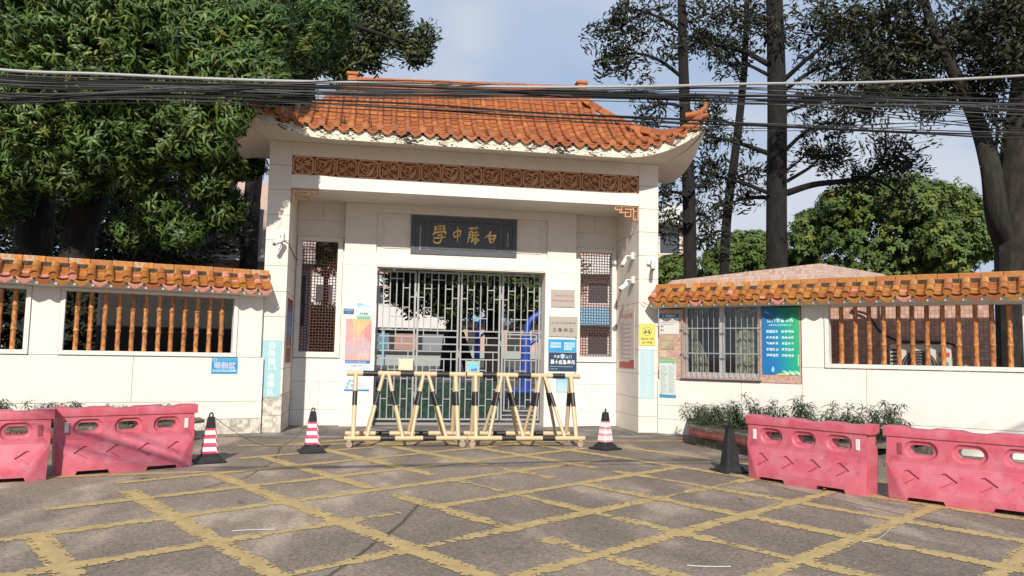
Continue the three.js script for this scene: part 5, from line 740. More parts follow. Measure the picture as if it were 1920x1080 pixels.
{
  const wedge = (pts, h, inset) => { const c = pts.reduce((a, p) => [a[0] + p[0] / pts.length, a[1] + p[1] / pts.length], [0, 0]), inn = pts.map(([x, z]) => { const d = Math.hypot(x - c[0], z - c[1]); return [x + (c[0] - x) * inset / d, z + (c[1] - z) * inset / d]; }); return [inn]; };
  const prism = (pts, y0, y1) => { const g = extrude(pts.map(([x, z]) => [x, -z]), y1 - y0); g.rotateX(-Math.PI / 2); g.translate(0, y0, 0); return metreUV(g); };
  const brickM = [mat(0.42, 0.11, 0.1, 0.85, { map: grain(mottle2, 4) }), mat(0.37, 0.1, 0.09, 0.85, { map: grain(mottle2, 4) }), mat(0.46, 0.14, 0.12, 0.85, { map: grain(mottle2, 4) })];
  const planter = (label, pts, edge, h) => {
    const P = thing('planter', label, 'planter'); const [inn] = wedge(pts, h, 0.14), r = rng(6);
    put(P, 'rubble_base', prism(inn, 0, h - 0.12), M.stone); put(P, 'rim', prism(pts, h - 0.0, h + 0.05), M.stone); put(P, 'soil', prism(inn, h + 0.05, h + 0.06), M.soil);
    const br = bx(-0.032, 0.032, 0, 0.12, -0.05, 0.02, 0.004);
    for (let k = 0; k < edge.length - 1; k++) { const a = edge[k], b = edge[k + 1], L = Math.hypot(b[0] - a[0], b[1] - a[1]), n = Math.floor(L / 0.07), t = Math.atan2(-(b[1] - a[1]), b[0] - a[0]); for (let i = 0; i < n; i++) put(P, 'brick', br, pick(brickM, r), [a[0] + (b[0] - a[0]) * (i + 0.5) / n, h - 0.122 + (r() - 0.5) * 0.004, a[1] + (b[1] - a[1]) * (i + 0.5) / n], [0, t, 0]); }
    return P;
  };
  const rp = [[4.42, 0.52], [3.74, 2.2], [4.1, 4.0], [4.75, 5.1], [5.5, 5.2], [7.7, 3.65]];
  planter('raised brick edged planter under the guard room window', rp, [[3.76, 2.2], [4.12, 4.0], [4.77, 5.1]], 0.3);
  planter('raised planter under the barred opening of the left wall', [[-4.88, 0.75], [-4.7, 1.25], [-4.95, 1.75], [-6, 2.5], [-8.6, 3.4], [-9.2, 1.8]], [[-8.6, 3.38], [-6, 2.48], [-4.97, 1.74]], 0.3);
  const tuft = [whorl(14, 0.15, 0.011, 0.9, 1.2, 41, 2), whorl(12, 0.17, 0.01, 1.1, 1.1, 42, 2)], r = rng(51);
  const bush = (label, x, z, hgt, wid, n, grp) => {
    const b = thing('shrub', label, 'shrub', [x, 0.33, z], 0, grp), stems = [], tips = [];
    for (let i = 0; i < n; i++) { const a = r() * 6.283, q = Math.sqrt(r()) * wid, e = V(Math.cos(a) * q, hgt * (0.45 + 0.55 * r()), Math.sin(a) * q), s = V(e.x * 0.3, 0.02, e.z * 0.3); stems.push(bar(s, e, 0.005, 4, 0.003)); for (let k = 0; k < 4; k++) { const t = 0.35 + 0.65 * k / 3, v = 0.6 + 0.7 * r(); tips.push({ p: s.clone().lerp(e, t), axis: V(e.x * 0.6 + (r() - 0.5) * 0.5, 1, e.z * 0.6 + (r() - 0.5) * 0.5).normalize(), a: r() * 6.283, s: 0.7 + 0.5 * r(), c: [0.07 * v, 0.1 * v, 0.045 * v] }); } }
    put(b, 'stems', merge(stems), mat(0.08, 0.07, 0.04, 0.9)); copies(b, 'foliage', tuft[Math.floor(r() * 2)], leafMat(0.6), tips);
  };
  const G1 = 'narrow leaved shrubs in the brick edged planter', G2 = 'narrow leaved shrubs in the left planter';
  const spots = [[4.25, 1.3, 0.42, 0.28, 14], [4.15, 2.05, 0.42, 0.3, 16], [4.7, 1.75, 0.5, 0.3, 16], [4.35, 2.9, 0.4, 0.32, 18], [4.95, 2.55, 0.55, 0.34, 18], [4.5, 3.7, 0.45, 0.3, 18], [5.3, 3.1, 0.66, 0.34, 18], [5.15, 4.1, 0.5, 0.36, 20], [5.0, 4.7, 0.42, 0.3, 16], [5.9, 3.6, 0.5, 0.34, 16], [5.75, 4.5, 0.48, 0.36, 18], [6.6, 3.7, 0.5, 0.3, 14], [6.4, 4.2, 0.55, 0.3, 12]];
  spots.forEach(([x, z, h, w, n]) => bush('dark green narrow leaved shrub in the brick edged planter', x, z, h * (1 + 0.12 * Math.sin(x * 9)), w, Math.round(n * 0.62), G1));
  for (const q of [[-5.35, 1.6, 0.3, 0.25, 10], [-5.9, 1.9, 0.3, 0.3, 12], [-6.4, 2.1, 0.36, 0.3, 12], [-6.9, 2.3, 0.4, 0.3, 12], [-7.4, 2.5, 0.42, 0.3, 12], [-7.95, 2.6, 0.4, 0.32, 12], [-8.45, 2.8, 0.44, 0.32, 12], [-6.6, 2.6, 0.24, 0.3, 12], [-7.6, 2.95, 0.26, 0.3, 12], [-5.6, 2.1, 0.2, 0.25, 10]]) bush('dark green narrow leaved shrub in the planter below the left wall', ...q, G2);
}
// ---------- trees ----------
const upish = (d, k) => d.clone().add(V(0, k, 0)).normalize();
// scatter tufts through lobes: mostly near their skins, some deeper; list of [centre, radius, count]
function lobes(list, r, o) {
  const out = [];
  for (const [c, R, n, squash = 0.85] of list) for (let i = 0; i < n; i++) {
    const d = V(r() - 0.5, r() - 0.5, r() - 0.5); if (d.lengthSq() > 0.25 || d.lengthSq() < 0.001) { i--; continue; } d.normalize();
    const q = R * (o.hollow + (1.06 - o.hollow) * Math.pow(r(), o.skin)), p = V(c.x + d.x * q, c.y + d.y * q * squash, c.z + d.z * q), v = o.lo + (o.hi - o.lo) * r(), y = Math.pow(r(), 6);
    if (o.keep && !o.keep(p)) continue;
    out.push({ p, axis: upish(V(d.x, d.y * 0.6, d.z), o.up), a: r() * 6.283, s: o.s * (0.7 + 0.6 * r()), c: [o.c[0] * v * (1 + y * 1.1), o.c[1] * v * (1 + y * 0.35), o.c[2] * v] });
  }
  return out;
}
const mangoTuft = whorl(13, 0.22, 0.021, 1.8, 1.25, 7, 3, 0.6), mangoTuft2 = whorl(13, 0.18, 0.019, 2.2, 1.5, 8, 3, 1.3), looseTuft = whorl(8, 0.2, 0.027, 1.8, 1.5, 9, 3, 2.4), smallTuft = whorl(9, 0.15, 0.036, 1.2, 1.3, 10, 2);
const rootAt = (px, depth) => { const p = PX(px, 480, depth); return V(p.x, 0, p.z); };
const inGate = (p) => Math.abs(p.x) < 4.85 && p.z > -2.65 && p.z < 0.95 && p.y < 6.9 - 0;
{ // the big mango tree behind the left wall
  const T = thing('mango_tree', 'large dense mango tree with two trunks behind the left wall', 'tree'), r = rng(100);
  const a = rootAt(62, 18.6), b = rootAt(145, 18.2), P = PX;
  const trunk = limb([a, P(64, 430, 18.6), P(75, 300, 18.5), P(95, 150, 18.3), P(120, -60, 18)], [0.5, 0.42, 0.4, 0.34, 0.22], 14);
  const trunk2 = limb([b, P(150, 440, 18.2), P(185, 340, 18), P(220, 240, 17.8), P(250, 120, 17.6), P(300, -40, 17.6)], [0.42, 0.36, 0.32, 0.3, 0.24, 0.15], 14);
  const tr = put(T, 'trunk', merge([trunk, trunk2]), M.bark);
  put(tr, 'limbs', merge([limb([P(80, 290, 18.5), P(20, 200, 17.8), P(-60, 120, 17)], [0.2, 0.14, 0.06]), limb([P(200, 300, 18), P(300, 220, 17.4), P(400, 170, 17)], [0.2, 0.13, 0.05]), limb([P(225, 230, 17.8), P(330, 130, 17.6), P(470, 60, 18), P(620, 40, 19.5), P(760, 80, 20.5)], [0.2, 0.15, 0.11, 0.08, 0.03]), limb([P(190, 340, 18), P(270, 350, 17.4), P(350, 340, 17)], [0.13, 0.09, 0.03]), limb([P(235, 170, 17.7), P(320, 110, 16), P(390, 100, 14.2), P(440, 140, 13.4), P(500, 150, 13.2)], [0.16, 0.12, 0.08, 0.05, 0.015]), limb([P(90, 180, 18.3), P(150, 80, 17), P(200, 0, 16.5)], [0.2, 0.12, 0.05])]), M.bark);
  const list = [
    [P(-60, 130, 17.2), 2.6, 620], [P(60, 40, 16.6), 2.1, 620], [P(190, 90, 16.2), 1.9, 640], [P(320, 30, 16.6), 1.9, 560], [P(330, 140, 16.6), 1.35, 420], [P(90, 210, 16.6), 1.5, 440], [P(210, 250, 16.4), 1.15, 320], [P(320, 240, 16.6), 1.05, 300], [P(430, 190, 16.9), 0.95, 300],
    [P(450, 60, 17.2), 1.7, 480], [P(560, 40, 18.6), 1.4, 330], [P(60, 290, 16.8), 1.0, 260], [P(140, 310, 16.7), 0.85, 190], [P(250, 320, 16.8), 0.7, 150], [P(400, 260, 16.9), 0.7, 180], [P(300, 380, 17.2), 0.55, 90], [P(390, 330, 17.2), 0.62, 130], [P(420, 390, 17.8), 0.62, 120], [P(340, 430, 17.4), 0.55, 100], [P(250, 430, 17.6), 0.5, 80], [P(455, 300, 17.4), 0.55, 130], [P(462, 235, 16.9), 0.42, 100],
    [P(500, 150, 18.4), 0.9, 190], [P(545, 175, 18.8), 0.6, 110], [P(230, -40, 17), 2.4, 420], [P(-40, 330, 17), 1.3, 260], [P(510, 110, 18.2), 1.1, 240], [P(440, 130, 17.0), 1.1, 300], [P(415, 150, 13.3), 0.6, 170], [P(436, 215, 13.3), 0.34, 70], [P(460, 130, 13.3), 0.55, 150], [P(375, 210, 13.6), 0.55, 130], [P(505, 150, 13.3), 0.4, 90], [P(400, 260, 13.6), 0.4, 80], [P(400, 80, 13.8), 0.8, 200], [P(480, 60, 14), 0.7, 160]];
  const keep = (p) => !inGate(p), all = lobes(list.map(([c, R, n]) => [c, R, Math.round(n * 1.75)]), r, { hollow: 0.45, skin: 0.45, up: 0.45, s: 1, lo: 0.45, hi: 1.25, c: [0.078, 0.14, 0.03], keep });
  copies(T, 'crown', mangoTuft, leafMat(0.45), all.filter((_, i) => i % 2 === 0)); copies(T, 'crown', mangoTuft2, leafMat(0.45), all.filter((_, i) => i % 2));
}
{ // a thinner tree reaching over the ridge from behind the mango
  const T = thing('leafy_tree', 'loose leaved tree reaching out over the left end of the gatehouse ridge', 'tree'), r = rng(130), P = PX, b = rootAt(470, 25);
  const tr = put(T, 'trunk', limb([b, P(480, 300, 25), P(520, 120, 24.5), P(570, -40, 24)], [0.3, 0.26, 0.2, 0.12], 12), M.barkDark);
  put(tr, 'limbs', merge([limb([P(520, 110, 24.5), P(620, 60, 23.5), P(720, 70, 23), P(800, 100, 23)], [0.12, 0.08, 0.05, 0.02]), limb([P(540, 60, 24.4), P(650, 10, 23.5), P(730, 15, 23)], [0.1, 0.06, 0.02]), limb([P(620, 60, 23.5), P(690, 110, 23), P(740, 125, 23)], [0.05, 0.03, 0.015])]), M.barkDark);
  const all = lobes([[P(640, 40, 23.2), 1.4, 330], [P(720, 55, 23), 0.95, 190], [P(780, 95, 23), 0.55, 100], [P(800, 60, 23), 0.4, 40], [P(690, 105, 23), 0.6, 110], [P(640, 120, 23.2), 0.75, 140], [P(580, 90, 23.4), 1.1, 260], [P(690, -10, 23), 1.1, 150], [P(745, 20, 23), 0.4, 40]], r, { hollow: 0.1, skin: 0.6, up: 0.2, s: 1.0, lo: 0.5, hi: 1.2, c: [0.06, 0.085, 0.03], keep: (p) => !inGate(p) });
  copies(T, 'crown', looseTuft, leafMat(0.55), all);
}
{ // dark shrubbery filling the garden behind the left wall
  const r = rng(140), P = PX;
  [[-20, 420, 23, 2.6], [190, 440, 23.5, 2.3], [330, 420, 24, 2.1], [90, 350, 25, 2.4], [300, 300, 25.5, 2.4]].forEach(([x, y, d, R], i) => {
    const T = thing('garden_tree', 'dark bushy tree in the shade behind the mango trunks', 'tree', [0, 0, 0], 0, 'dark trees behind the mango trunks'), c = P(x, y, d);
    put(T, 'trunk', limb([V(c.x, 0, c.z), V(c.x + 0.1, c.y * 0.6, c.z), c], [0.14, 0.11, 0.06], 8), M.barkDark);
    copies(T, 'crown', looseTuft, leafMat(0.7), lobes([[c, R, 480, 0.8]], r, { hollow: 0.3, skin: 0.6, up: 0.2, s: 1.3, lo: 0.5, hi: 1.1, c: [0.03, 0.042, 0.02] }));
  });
}
// an open tree: a stem, limbs traced along its real branches, twigs and hanging leaves along them
function openTree(label, stem, radii, branches, extra, seed, o = {}) {
  const T = thing(o.name ?? 'open_tree', label, 'tree'), r = rng(seed), tips = [], wood = [];
  const tr = put(T, 'trunk', limb(stem, radii, 12, 6), o.bark ?? M.barkDark);
  const leaf = (p, d) => { const v = 0.5 + 0.8 * r(); tips.push({ p, axis: upish(d, 0.15), a: r() * 6.283, s: (o.s ?? 1) * (0.65 + 0.6 * r()), c: [0.026 * v, 0.031 * v, 0.014 * v] }); };
  for (const [pts, r0, dens = 1] of branches) {
    wood.push(limb(pts, [r0, r0 * 0.7, r0 * 0.25], 7, 5)); const c = new THREE.CatmullRomCurve3(pts), L = c.getLength(), n = Math.round(L * 6 * dens);
    for (let i = 0; i < n; i++) { const t = 0.22 + 0.78 * Math.sqrt(r()), p = c.getPoint(Math.min(1, t)), d = V(r() - 0.5, (r() - 0.45) * 0.9, r() - 0.5).normalize().multiplyScalar(0.25 + 0.75 * r() * (o.twig ?? 1)), q = p.clone().add(d).add(V(0, -0.08, 0)), m = p.clone().lerp(q, 0.5).add(V(0, 0.07, 0)); wood.push(limb([p, m, q], [r0 * 0.16 + 0.008, 0.006, 0.003], 4, 2)); leaf(q, d); leaf(m.clone().lerp(q, 0.5), d); if (r() < 0.7) leaf(m, d); }
  }
  put(tr, 'limbs', merge(wood), o.bark ?? M.barkDark);
  for (const [c, R, n] of extra) for (const e of lobes([[c, R, Math.round(n * (o.dense ?? 0.42))]], r, { hollow: 0.05, skin: 0.6, up: 0.1, s: o.s ?? 1, lo: 0.5, hi: 1.25, c: [0.026, 0.031, 0.014] })) tips.push(e);
  copies(T, 'crown', looseTuft, leafMat(0.6), tips); return T;
}
{
  const B = (depth, ...list) => list.map((p, i) => PX(p[0], p[1], depth + Math.sin(p[0] * 0.13 + i) * 0.5)), D = 24;
  const Bx = (d, r0, dens, ...pts) => [B(d, ...pts), r0, dens];
  openTree('tallest dark trunk with wide open branches behind the guard room window', [rootAt(1455, D), PX(1456, 400, D), PX(1457, 200, D), PX(1452, 0, D), PX(1448, -160, D)], [0.34, 0.31, 0.29, 0.25, 0.2], [
    Bx(D, .11, 1.4, [1475, 362], [1522, 347], [1578, 340], [1624, 331], [1656, 296], [1661, 250]), Bx(D, .05, 1.2, [1630, 331], [1670, 352], [1703, 384]), Bx(D, .07, 1.5, [1474, 280], [1508, 250], [1550, 231], [1600, 235]), Bx(D, .06, 1.5, [1475, 340], [1517, 315], [1540, 296], [1580, 290]), Bx(D, .05, 1.2, [1474, 320], [1500, 300], [1530, 270]),
    Bx(D, .07, 1.3, [1439, 361], [1393, 343], [1346, 331], [1309, 315]), Bx(D, .08, 1.3, [1439, 287], [1383, 268], [1323, 255]), Bx(D, .09, 1.2, [1440, 120], [1393, 95], [1350, 84], [1300, 53]), Bx(D, .06, 1.2, [1440, 140], [1395, 120], [1340, 118]), Bx(D, .07, 1.2, [1441, 370], [1400, 372], [1340, 390]), Bx(D, .08, 1.6, [1470, 150], [1520, 105], [1570, 70], [1650, 40]), Bx(D, .07, 1.6, [1470, 170], [1530, 130], [1610, 110], [1690, 105]), Bx(D, .06, 1.5, [1474, 210], [1530, 190], [1590, 175]), Bx(D, .06, 1.3, [1620, 331], [1680, 300], [1700, 270]), Bx(D, .05, 1.1, [1660, 300], [1690, 320], [1710, 310])],
    [[PX(1440, 40, D), 1.3, 200], [PX(1540, 50, D), 1.2, 200], [PX(1360, 30, D), 1.0, 120], [PX(1620, 60, D), 1.1, 150], [PX(1590, 140, D), 0.8, 100]], 201);
  const D2 = 22.5;
  openTree('slim dark trunk with sparse leaves nearest the gatehouse roof corner', [rootAt(1294, D2), PX(1292, 380, D2), PX(1284, 200, D2), PX(1278, 0, D2), PX(1276, -120, D2)], [0.2, 0.19, 0.16, 0.12, 0.08], [
    Bx(D2, .06, 1.5, [1280, 145], [1230, 110], [1180, 100], [1125, 118]), Bx(D2, .05, 1.5, [1279, 60], [1230, 30], [1180, 20], [1130, 60]), Bx(D2, .05, 1.3, [1282, 200], [1240, 195], [1200, 220]), Bx(D2, .06, 1.2, [1292, 370], [1265, 360], [1240, 365]), Bx(D2, .05, 1.2, [1292, 420], [1262, 410], [1238, 430]), Bx(D2, .06, 1.2, [1288, 290], [1255, 275], [1240, 300]), Bx(D2, .06, 1.1, [1286, 230], [1320, 215], [1360, 190]), Bx(D2, .05, 1.1, [1280, 100], [1310, 80], [1350, 100]), Bx(D2, .04, 1, [1292, 360], [1320, 345], [1345, 350]), Bx(D2, .05, 1.2, [1293, 420], [1315, 400], [1340, 420])],
    [[PX(1230, 30, D2), 0.9, 70], [PX(1180, 60, D2), 0.6, 40], [PX(1310, 20, D2), 1.0, 90], [PX(1190, 140, D2), 0.5, 28], [PX(1255, 90, D2), 0.6, 40]], 202);
  openTree('leaning slim trunk between the two other open trees', [rootAt(1352, 25), PX(1362, 420, 25), PX(1382, 260, 25), PX(1396, 120, 25), PX(1402, -60, 25)], [0.17, 0.15, 0.13, 0.11, 0.07], [Bx(25, .05, 1.1, [1385, 240], [1350, 225], [1310, 235]), Bx(25, .05, 1.1, [1372, 340], [1400, 325], [1430, 330]), Bx(25, .05, 1.1, [1396, 130], [1370, 100], [1330, 80]), Bx(25, .04, 1.1, [1362, 430], [1335, 440], [1312, 460])], [[PX(1400, 20, 25), 1.0, 90]], 203);
  const D4 = 20;
  openTree('massive forked tree behind the bamboo bars of the right wall', [rootAt(1905, D4), PX(1905, 430, D4), PX(1908, 300, D4), PX(1925, 180, D4), PX(1940, 0, D4)], [0.55, 0.5, 0.42, 0.4, 0.3], [
    Bx(D4, .3, 0.1, [1890, 470], [1868, 400], [1858, 320], [1832, 230], [1795, 150], [1745, 40], [1720, -60]), Bx(D4, .1, 1.5, [1820, 200], [1780, 110], [1700, 80], [1640, 95]), Bx(D4, .09, 1.5, [1800, 160], [1740, 150], [1660, 165], [1600, 190]), Bx(D4, .06, 1.5, [1860, 320], [1870, 250], [1868, 200]), Bx(D4, .06, 1.3, [1790, 150], [1740, 200], [1720, 215])],
    [[PX(1740, 90, D4), 1.0, 230], [PX(1820, 60, D4), 1.2, 300], [PX(1890, 110, D4 - 1), 1.0, 260], [PX(1660, 120, D4), 0.7, 110], [PX(1640, 190, D4), 0.6, 80], [PX(1700, 165, D4), 0.6, 90], [PX(1760, 175, D4), 0.6, 100], [PX(1900, 20, D4 - 1), 1.3, 260], [PX(1680, 20, D4), 1.0, 160], [PX(1840, 170, D4), 0.6, 110], [PX(1580, 30, D4), 0.8, 90]], 204, { name: 'forked_tree', bark: M.bark, dense: 0.65 });
}
{ // round crowns far behind
  const r = rng(160);
  const dome = (label, px, py, d, rx, ry, n, s = 1.7) => { const T = thing('round_tree', label, 'tree'), c = PX(px, py, d), base = V(c.x, slope(c.z), c.z); put(T, 'trunk', limb([base, V(c.x, c.y * 0.6, c.z), c], [0.35, 0.28, 0.15], 9), M.barkDark); const list = []; for (let i = 0; i < 70; i++) { const a = r() * 6.283, e = Math.pow(r(), 0.8) * 1.75 - 0.3, q = V(Math.cos(a) * Math.cos(e) * rx, Math.sin(e) * ry, Math.sin(a) * Math.cos(e) * rx).multiplyScalar(0.82); list.push([c.clone().add(q), rx * 0.19 * (0.8 + 0.5 * r()), Math.round(n / 70)]); } list.push([c, rx * 0.75, Math.round(n / 4), ry / rx]); copies(T, 'crown', smallTuft, leafMat(0.6), lobes(list, r, { hollow: 0.5, skin: 0.5, up: 0.5, s, lo: 0.65, hi: 1.2, c: [0.085, 0.135, 0.028] })); };
  dome('large round green tree far behind the wall below the open branches', 1668, 470, 42, 5.6, 3.9, 8000, 1.7); dome('smaller round green tree between the slim trunks', 1400, 505, 46, 2.9, 2.2, 2800, 1.7); dome('low round green tree beside the right pillar top', 1265, 520, 48, 2.0, 1.3, 900, 2);
  dome('low round green tree beyond the forked trunk', 1990, 520, 46, 4, 3, 1800, 2.2);
  // the shady tree in the yard, seen through the gate
  const T = thing('yard_tree', 'dense dark tree in the yard seen through the gate', 'tree'), b = PX(925, 690, 34), c = PX(890, 505, 33); const tr = put(T, 'trunk', limb([V(b.x, slope(b.z), b.z), PX(924, 620, 34), PX(922, 560, 34), c], [0.42, 0.36, 0.38, 0.2], 10), M.barkDark); const b2 = PX(858, 672, 38);
  put(tr, 'limbs', merge([limb([PX(922, 590, 34), PX(960, 540, 33.5), PX(990, 500, 33)], [0.2, 0.12, 0.05]), limb([PX(922, 570, 34), PX(870, 540, 33.5), PX(820, 510, 33)], [0.2, 0.12, 0.05])]), M.barkDark);
  copies(T, 'crown', looseTuft, leafMat(0.6), lobes([[PX(800, 520, 33), 1.9, 420], [PX(880, 500, 33), 2.2, 500], [PX(960, 520, 33), 1.9, 420], [PX(1020, 520, 33), 1.8, 380], [PX(850, 565, 33), 1.0, 200], [PX(990, 570, 33.5), 0.9, 180], [PX(900, 430, 33), 3.4, 500], [PX(770, 540, 33), 1.0, 200]], r, { hollow: 0.4, skin: 0.5, up: 0.2, s: 1.5, lo: 0.5, hi: 1.2, c: [0.055, 0.09, 0.028] }));
  { // small trees added in the yard to darken the left lattice window
    for (const [x, y, d, R, n, label] of [[600, 640, 30, 1.9, 700, 'low bushy tree added to darken the lower half of the left lattice window'], [610, 440, 32, 2.0, 700, 'tree crown added to darken the top of the left lattice window']]) { const Q = thing('yard_tree', label, 'tree'), c2 = PX(x, y, d); put(Q, 'trunk', limb([V(c2.x, slope(c2.z), c2.z), V(c2.x + 0.1, c2.y * 0.6 + 0.3, c2.z), c2], [0.14, 0.11, 0.06], 8), M.barkDark); copies(Q, 'crown', looseTuft, leafMat(0.6), lobes([[c2, R, n, 0.7]], r, { hollow: 0.2, skin: 0.6, up: 0.2, s: 1.9, lo: 0.5, hi: 1.1, c: [0.04, 0.055, 0.022] })); }
  }
  const T2 = thing('yard_tree', 'leaning forked tree farther in the yard behind the gate', 'tree'); put(T2, 'trunk', merge([limb([V(b2.x - 0.5, slope(b2.z), b2.z), PX(845, 630, 38), PX(858, 590, 38), PX(870, 540, 38)], [0.4, 0.35, 0.3, 0.2], 9), limb([V(b2.x + 0.7, slope(b2.z), b2.z), PX(866, 640, 38), PX(855, 600, 38)], [0.3, 0.26, 0.2], 9)]), M.barkDark);
  copies(T2, 'crown', looseTuft, leafMat(0.6), lobes([[PX(870, 520, 38), 2.2, 300], [PX(830, 560, 38), 0.8, 60]], r, { hollow: 0.3, skin: 0.5, up: 0.2, s: 1.5, lo: 0.5, hi: 1.2, c: [0.05, 0.08, 0.028] }));
}

{ // dark foliage added behind the left wall in place of deep shade
  const H = thing('added_hedge', 'added dark foliage standing in for deep shade behind the left wall bars', 'added_hedge', LW.p, LW.turn), r = rng(170), list = [];
  for (let i = 0; i < 1500; i++) { const v = 0.5 + 0.7 * r(); list.push({ p: V(-7.6 + 4.9 * r(), 0.3 + 2.5 * r(), -2.0 - 0.9 * r()), axis: upish(V(r() - 0.5, 0.3, 0.5), 0.3), a: r() * 6.283, s: 1.1 * (0.7 + 0.6 * r()), c: [0.022 * v, 0.032 * v, 0.014 * v] }); }
  copies(H, 'foliage', smallTuft, leafMat(0.8), list);
  const stems = []; for (let i = 0; i < 12; i++) stems.push(bar(V(-7.4 + i * 0.42, 0, -2.45), V(-7.4 + i * 0.42, 2.2, -2.45), 0.03, 6)); put(H, 'stems', merge(stems), M.barkDark);
}
// ---------- buildings and yard equipment behind ----------
{
  const win = (B, x0, x1, y0, y1, z, frameM, glassM) => { const w = put(B, 'window', bx(x0, x1, y0, y1, z - 0.08, z + 0.02), frameM); put(w, 'pane', bx(x0 + 0.08, x1 - 0.08, y0 + 0.08, y1 - 0.08, z + 0.02, z + 0.03), glassM); return w; };
  const pinkW = mat(0.58, 0.4, 0.34, 0.85, { map: grain(mottle, 0.5) }), whiteW = mat(0.72, 0.7, 0.67, 0.85, { map: grain(mottle, 0.5) }), glassM = mat(0.06, 0.07, 0.08, 0.15), blueW = mat(0.16, 0.38, 0.55, 0.7);
  { // teaching block on the left, through the gate
    const p = PX(640, 640, 62), B = thing('school_building', 'pink and white school block seen through the gate beside the yard tree', 'building', [p.x, slope(-50), p.z], -0.12);
    put(B, 'wall', bx(-9, 6.0, 0, 14, -9, 0), pinkW); put(B, 'band', bx(-9.02, 6.02, 3.2, 6.4, -9.02, 0.06), whiteW); put(B, 'band', bx(-9.02, 6.02, 8.4, 9.2, -9.02, 0.06), whiteW); put(B, 'band', bx(-9.02, 6.02, 6.4, 6.55, -9.02, 0.08), blueW);
    for (let f = 0; f < 4; f++) for (let i = 0; i < 7; i++) win(B, -8.4 + i * 2.05, -6.9 + i * 2.05, 1 + f * 3.25, 2.6 + f * 3.25, 0.08, whiteW, glassM);
  }
  { // low classrooms across the end of the yard
    const p = PX(955, 655, 66), B = thing('classroom_row', 'low pink classroom row with blue eaves at the end of the yard', 'building', [p.x, 1.25, p.z], -0.1);
    put(B, 'wall', bx(-9, 26, 0, 3.1, -7, 0), pinkW); put(B, 'roof', bx(-9.4, 26.4, 3.1, 3.55, -7.4, 1.0), blueW); put(B, 'plinth', bx(-9, 26, 0, 0.65, 0.01, 0.5), mat(0.32, 0.36, 0.33, 0.9));
    for (let i = 0; i < 9; i++) { put(B, 'door', bx(-7 + i * 3.4, -5.9 + i * 3.4, 0.66, 2.6, -0.05, 0.02), M.dark); win(B, -5 + i * 3.4, -4.2 + i * 3.4, 1.3, 2.5, 0.02, whiteW, glassM); }
  }
  { // roofed notice boards on the left of the yard
    const p = PX(745, 662, 48), B = thing('notice_board', 'long roofed notice board on the left of the yard behind the gate', 'notice board', [p.x, slope(p.z), p.z], 0.05);
    put(B, 'board', bx(-4, 3.2, 0.75, 2.3, -0.1, 0), M.dark); for (let i = 0; i < 4; i++) put(B, 'panel', bx(-3.7 + i * 1.75, -2.3 + i * 1.75, 1.0, 2.0, 0.001, 0.02), mat([0.3, 0.12, 0.34, 0.2][i], [0.28, 0.2, 0.2, 0.22][i], [0.26, 0.24, 0.17, 0.24][i], 0.8));
    put(B, 'roof', bx(-4.3, 3.5, 2.35, 3.7, -0.9, 0.5), whiteW); for (const x of [-3.9, -0.9, 3.1]) put(B, 'post', bx(x - 0.07, x + 0.07, 0, 2.35, 0.05, 0.19), x < 0 && x > -2 ? blueW : M.steel); put(B, 'plinth', bx(-4, 3.2, 0, 0.75, -0.3, -0.12), mat(0.3, 0.34, 0.32, 0.9));
  }
  { // basketball stands
    const blue = mat(0.02, 0.06, 0.32, 0.45);
    const hoop = (label, px, d, h, s) => { const p = PX(px, 680, d), y0 = slope(p.z), H = thing('basketball_stand', label, 'basketball stand', [p.x, y0, p.z], 0, 'blue basketball stands in the yard'); put(H, 'post', bar(V(0, 0, 0), V(0, h, 0), 0.17 * s, 14), blue); put(H, 'arm', tube([V(0, h - 0.1, 0), V(0.15 * s, h + 0.45 * s, 0), V(0.7 * s, h + 0.8 * s, 0), V(1.7 * s, h + 0.85 * s, 0)], 0.13 * s, 10, 24), blue); put(H, 'stay', bar(V(0, h - 0.5 * s, 0), V(1.5 * s, h + 0.6 * s, 0), 0.07 * s, 8), blue); put(H, 'backboard', bx(1.7 * s, 1.76 * s, h + 0.3 * s, h + 1.5 * s, -0.9, 0.9), whiteW); put(H, 'base', bx(-0.5, 0.5, 0, 0.12, -0.5, 0.5), blue); };
    hoop('thick blue basketball stand in line with the wicket door', 985, 28, 2.1, 1); hoop('thinner blue basketball stand beyond the middle of the gate', 894, 42, 2.3, 0.95);
  }
  { // the block seen through the lattice window on the right
    const p = PX(1150, 660, 50), B = thing('school_building', 'pink school block with white balconies seen through the right lattice window', 'building', [p.x, slope(p.z), p.z], -0.3);
    put(B, 'wall', bx(-4.5, 5, 0, 10.5, -8, 0), pinkW); for (let f = 0; f < 3; f++) { put(B, 'balcony', bx(-4.5, 5, 2.8 + f * 3.3, 3.9 + f * 3.3, 0, 1.1), f === 0 ? blueW : whiteW); for (let i = 0; i < 4; i++) win(B, -4 + i * 2.3, -2.6 + i * 2.3, 0.9 + f * 3.3, 2.4 + f * 3.3, 0.02, whiteW, glassM); }
  }
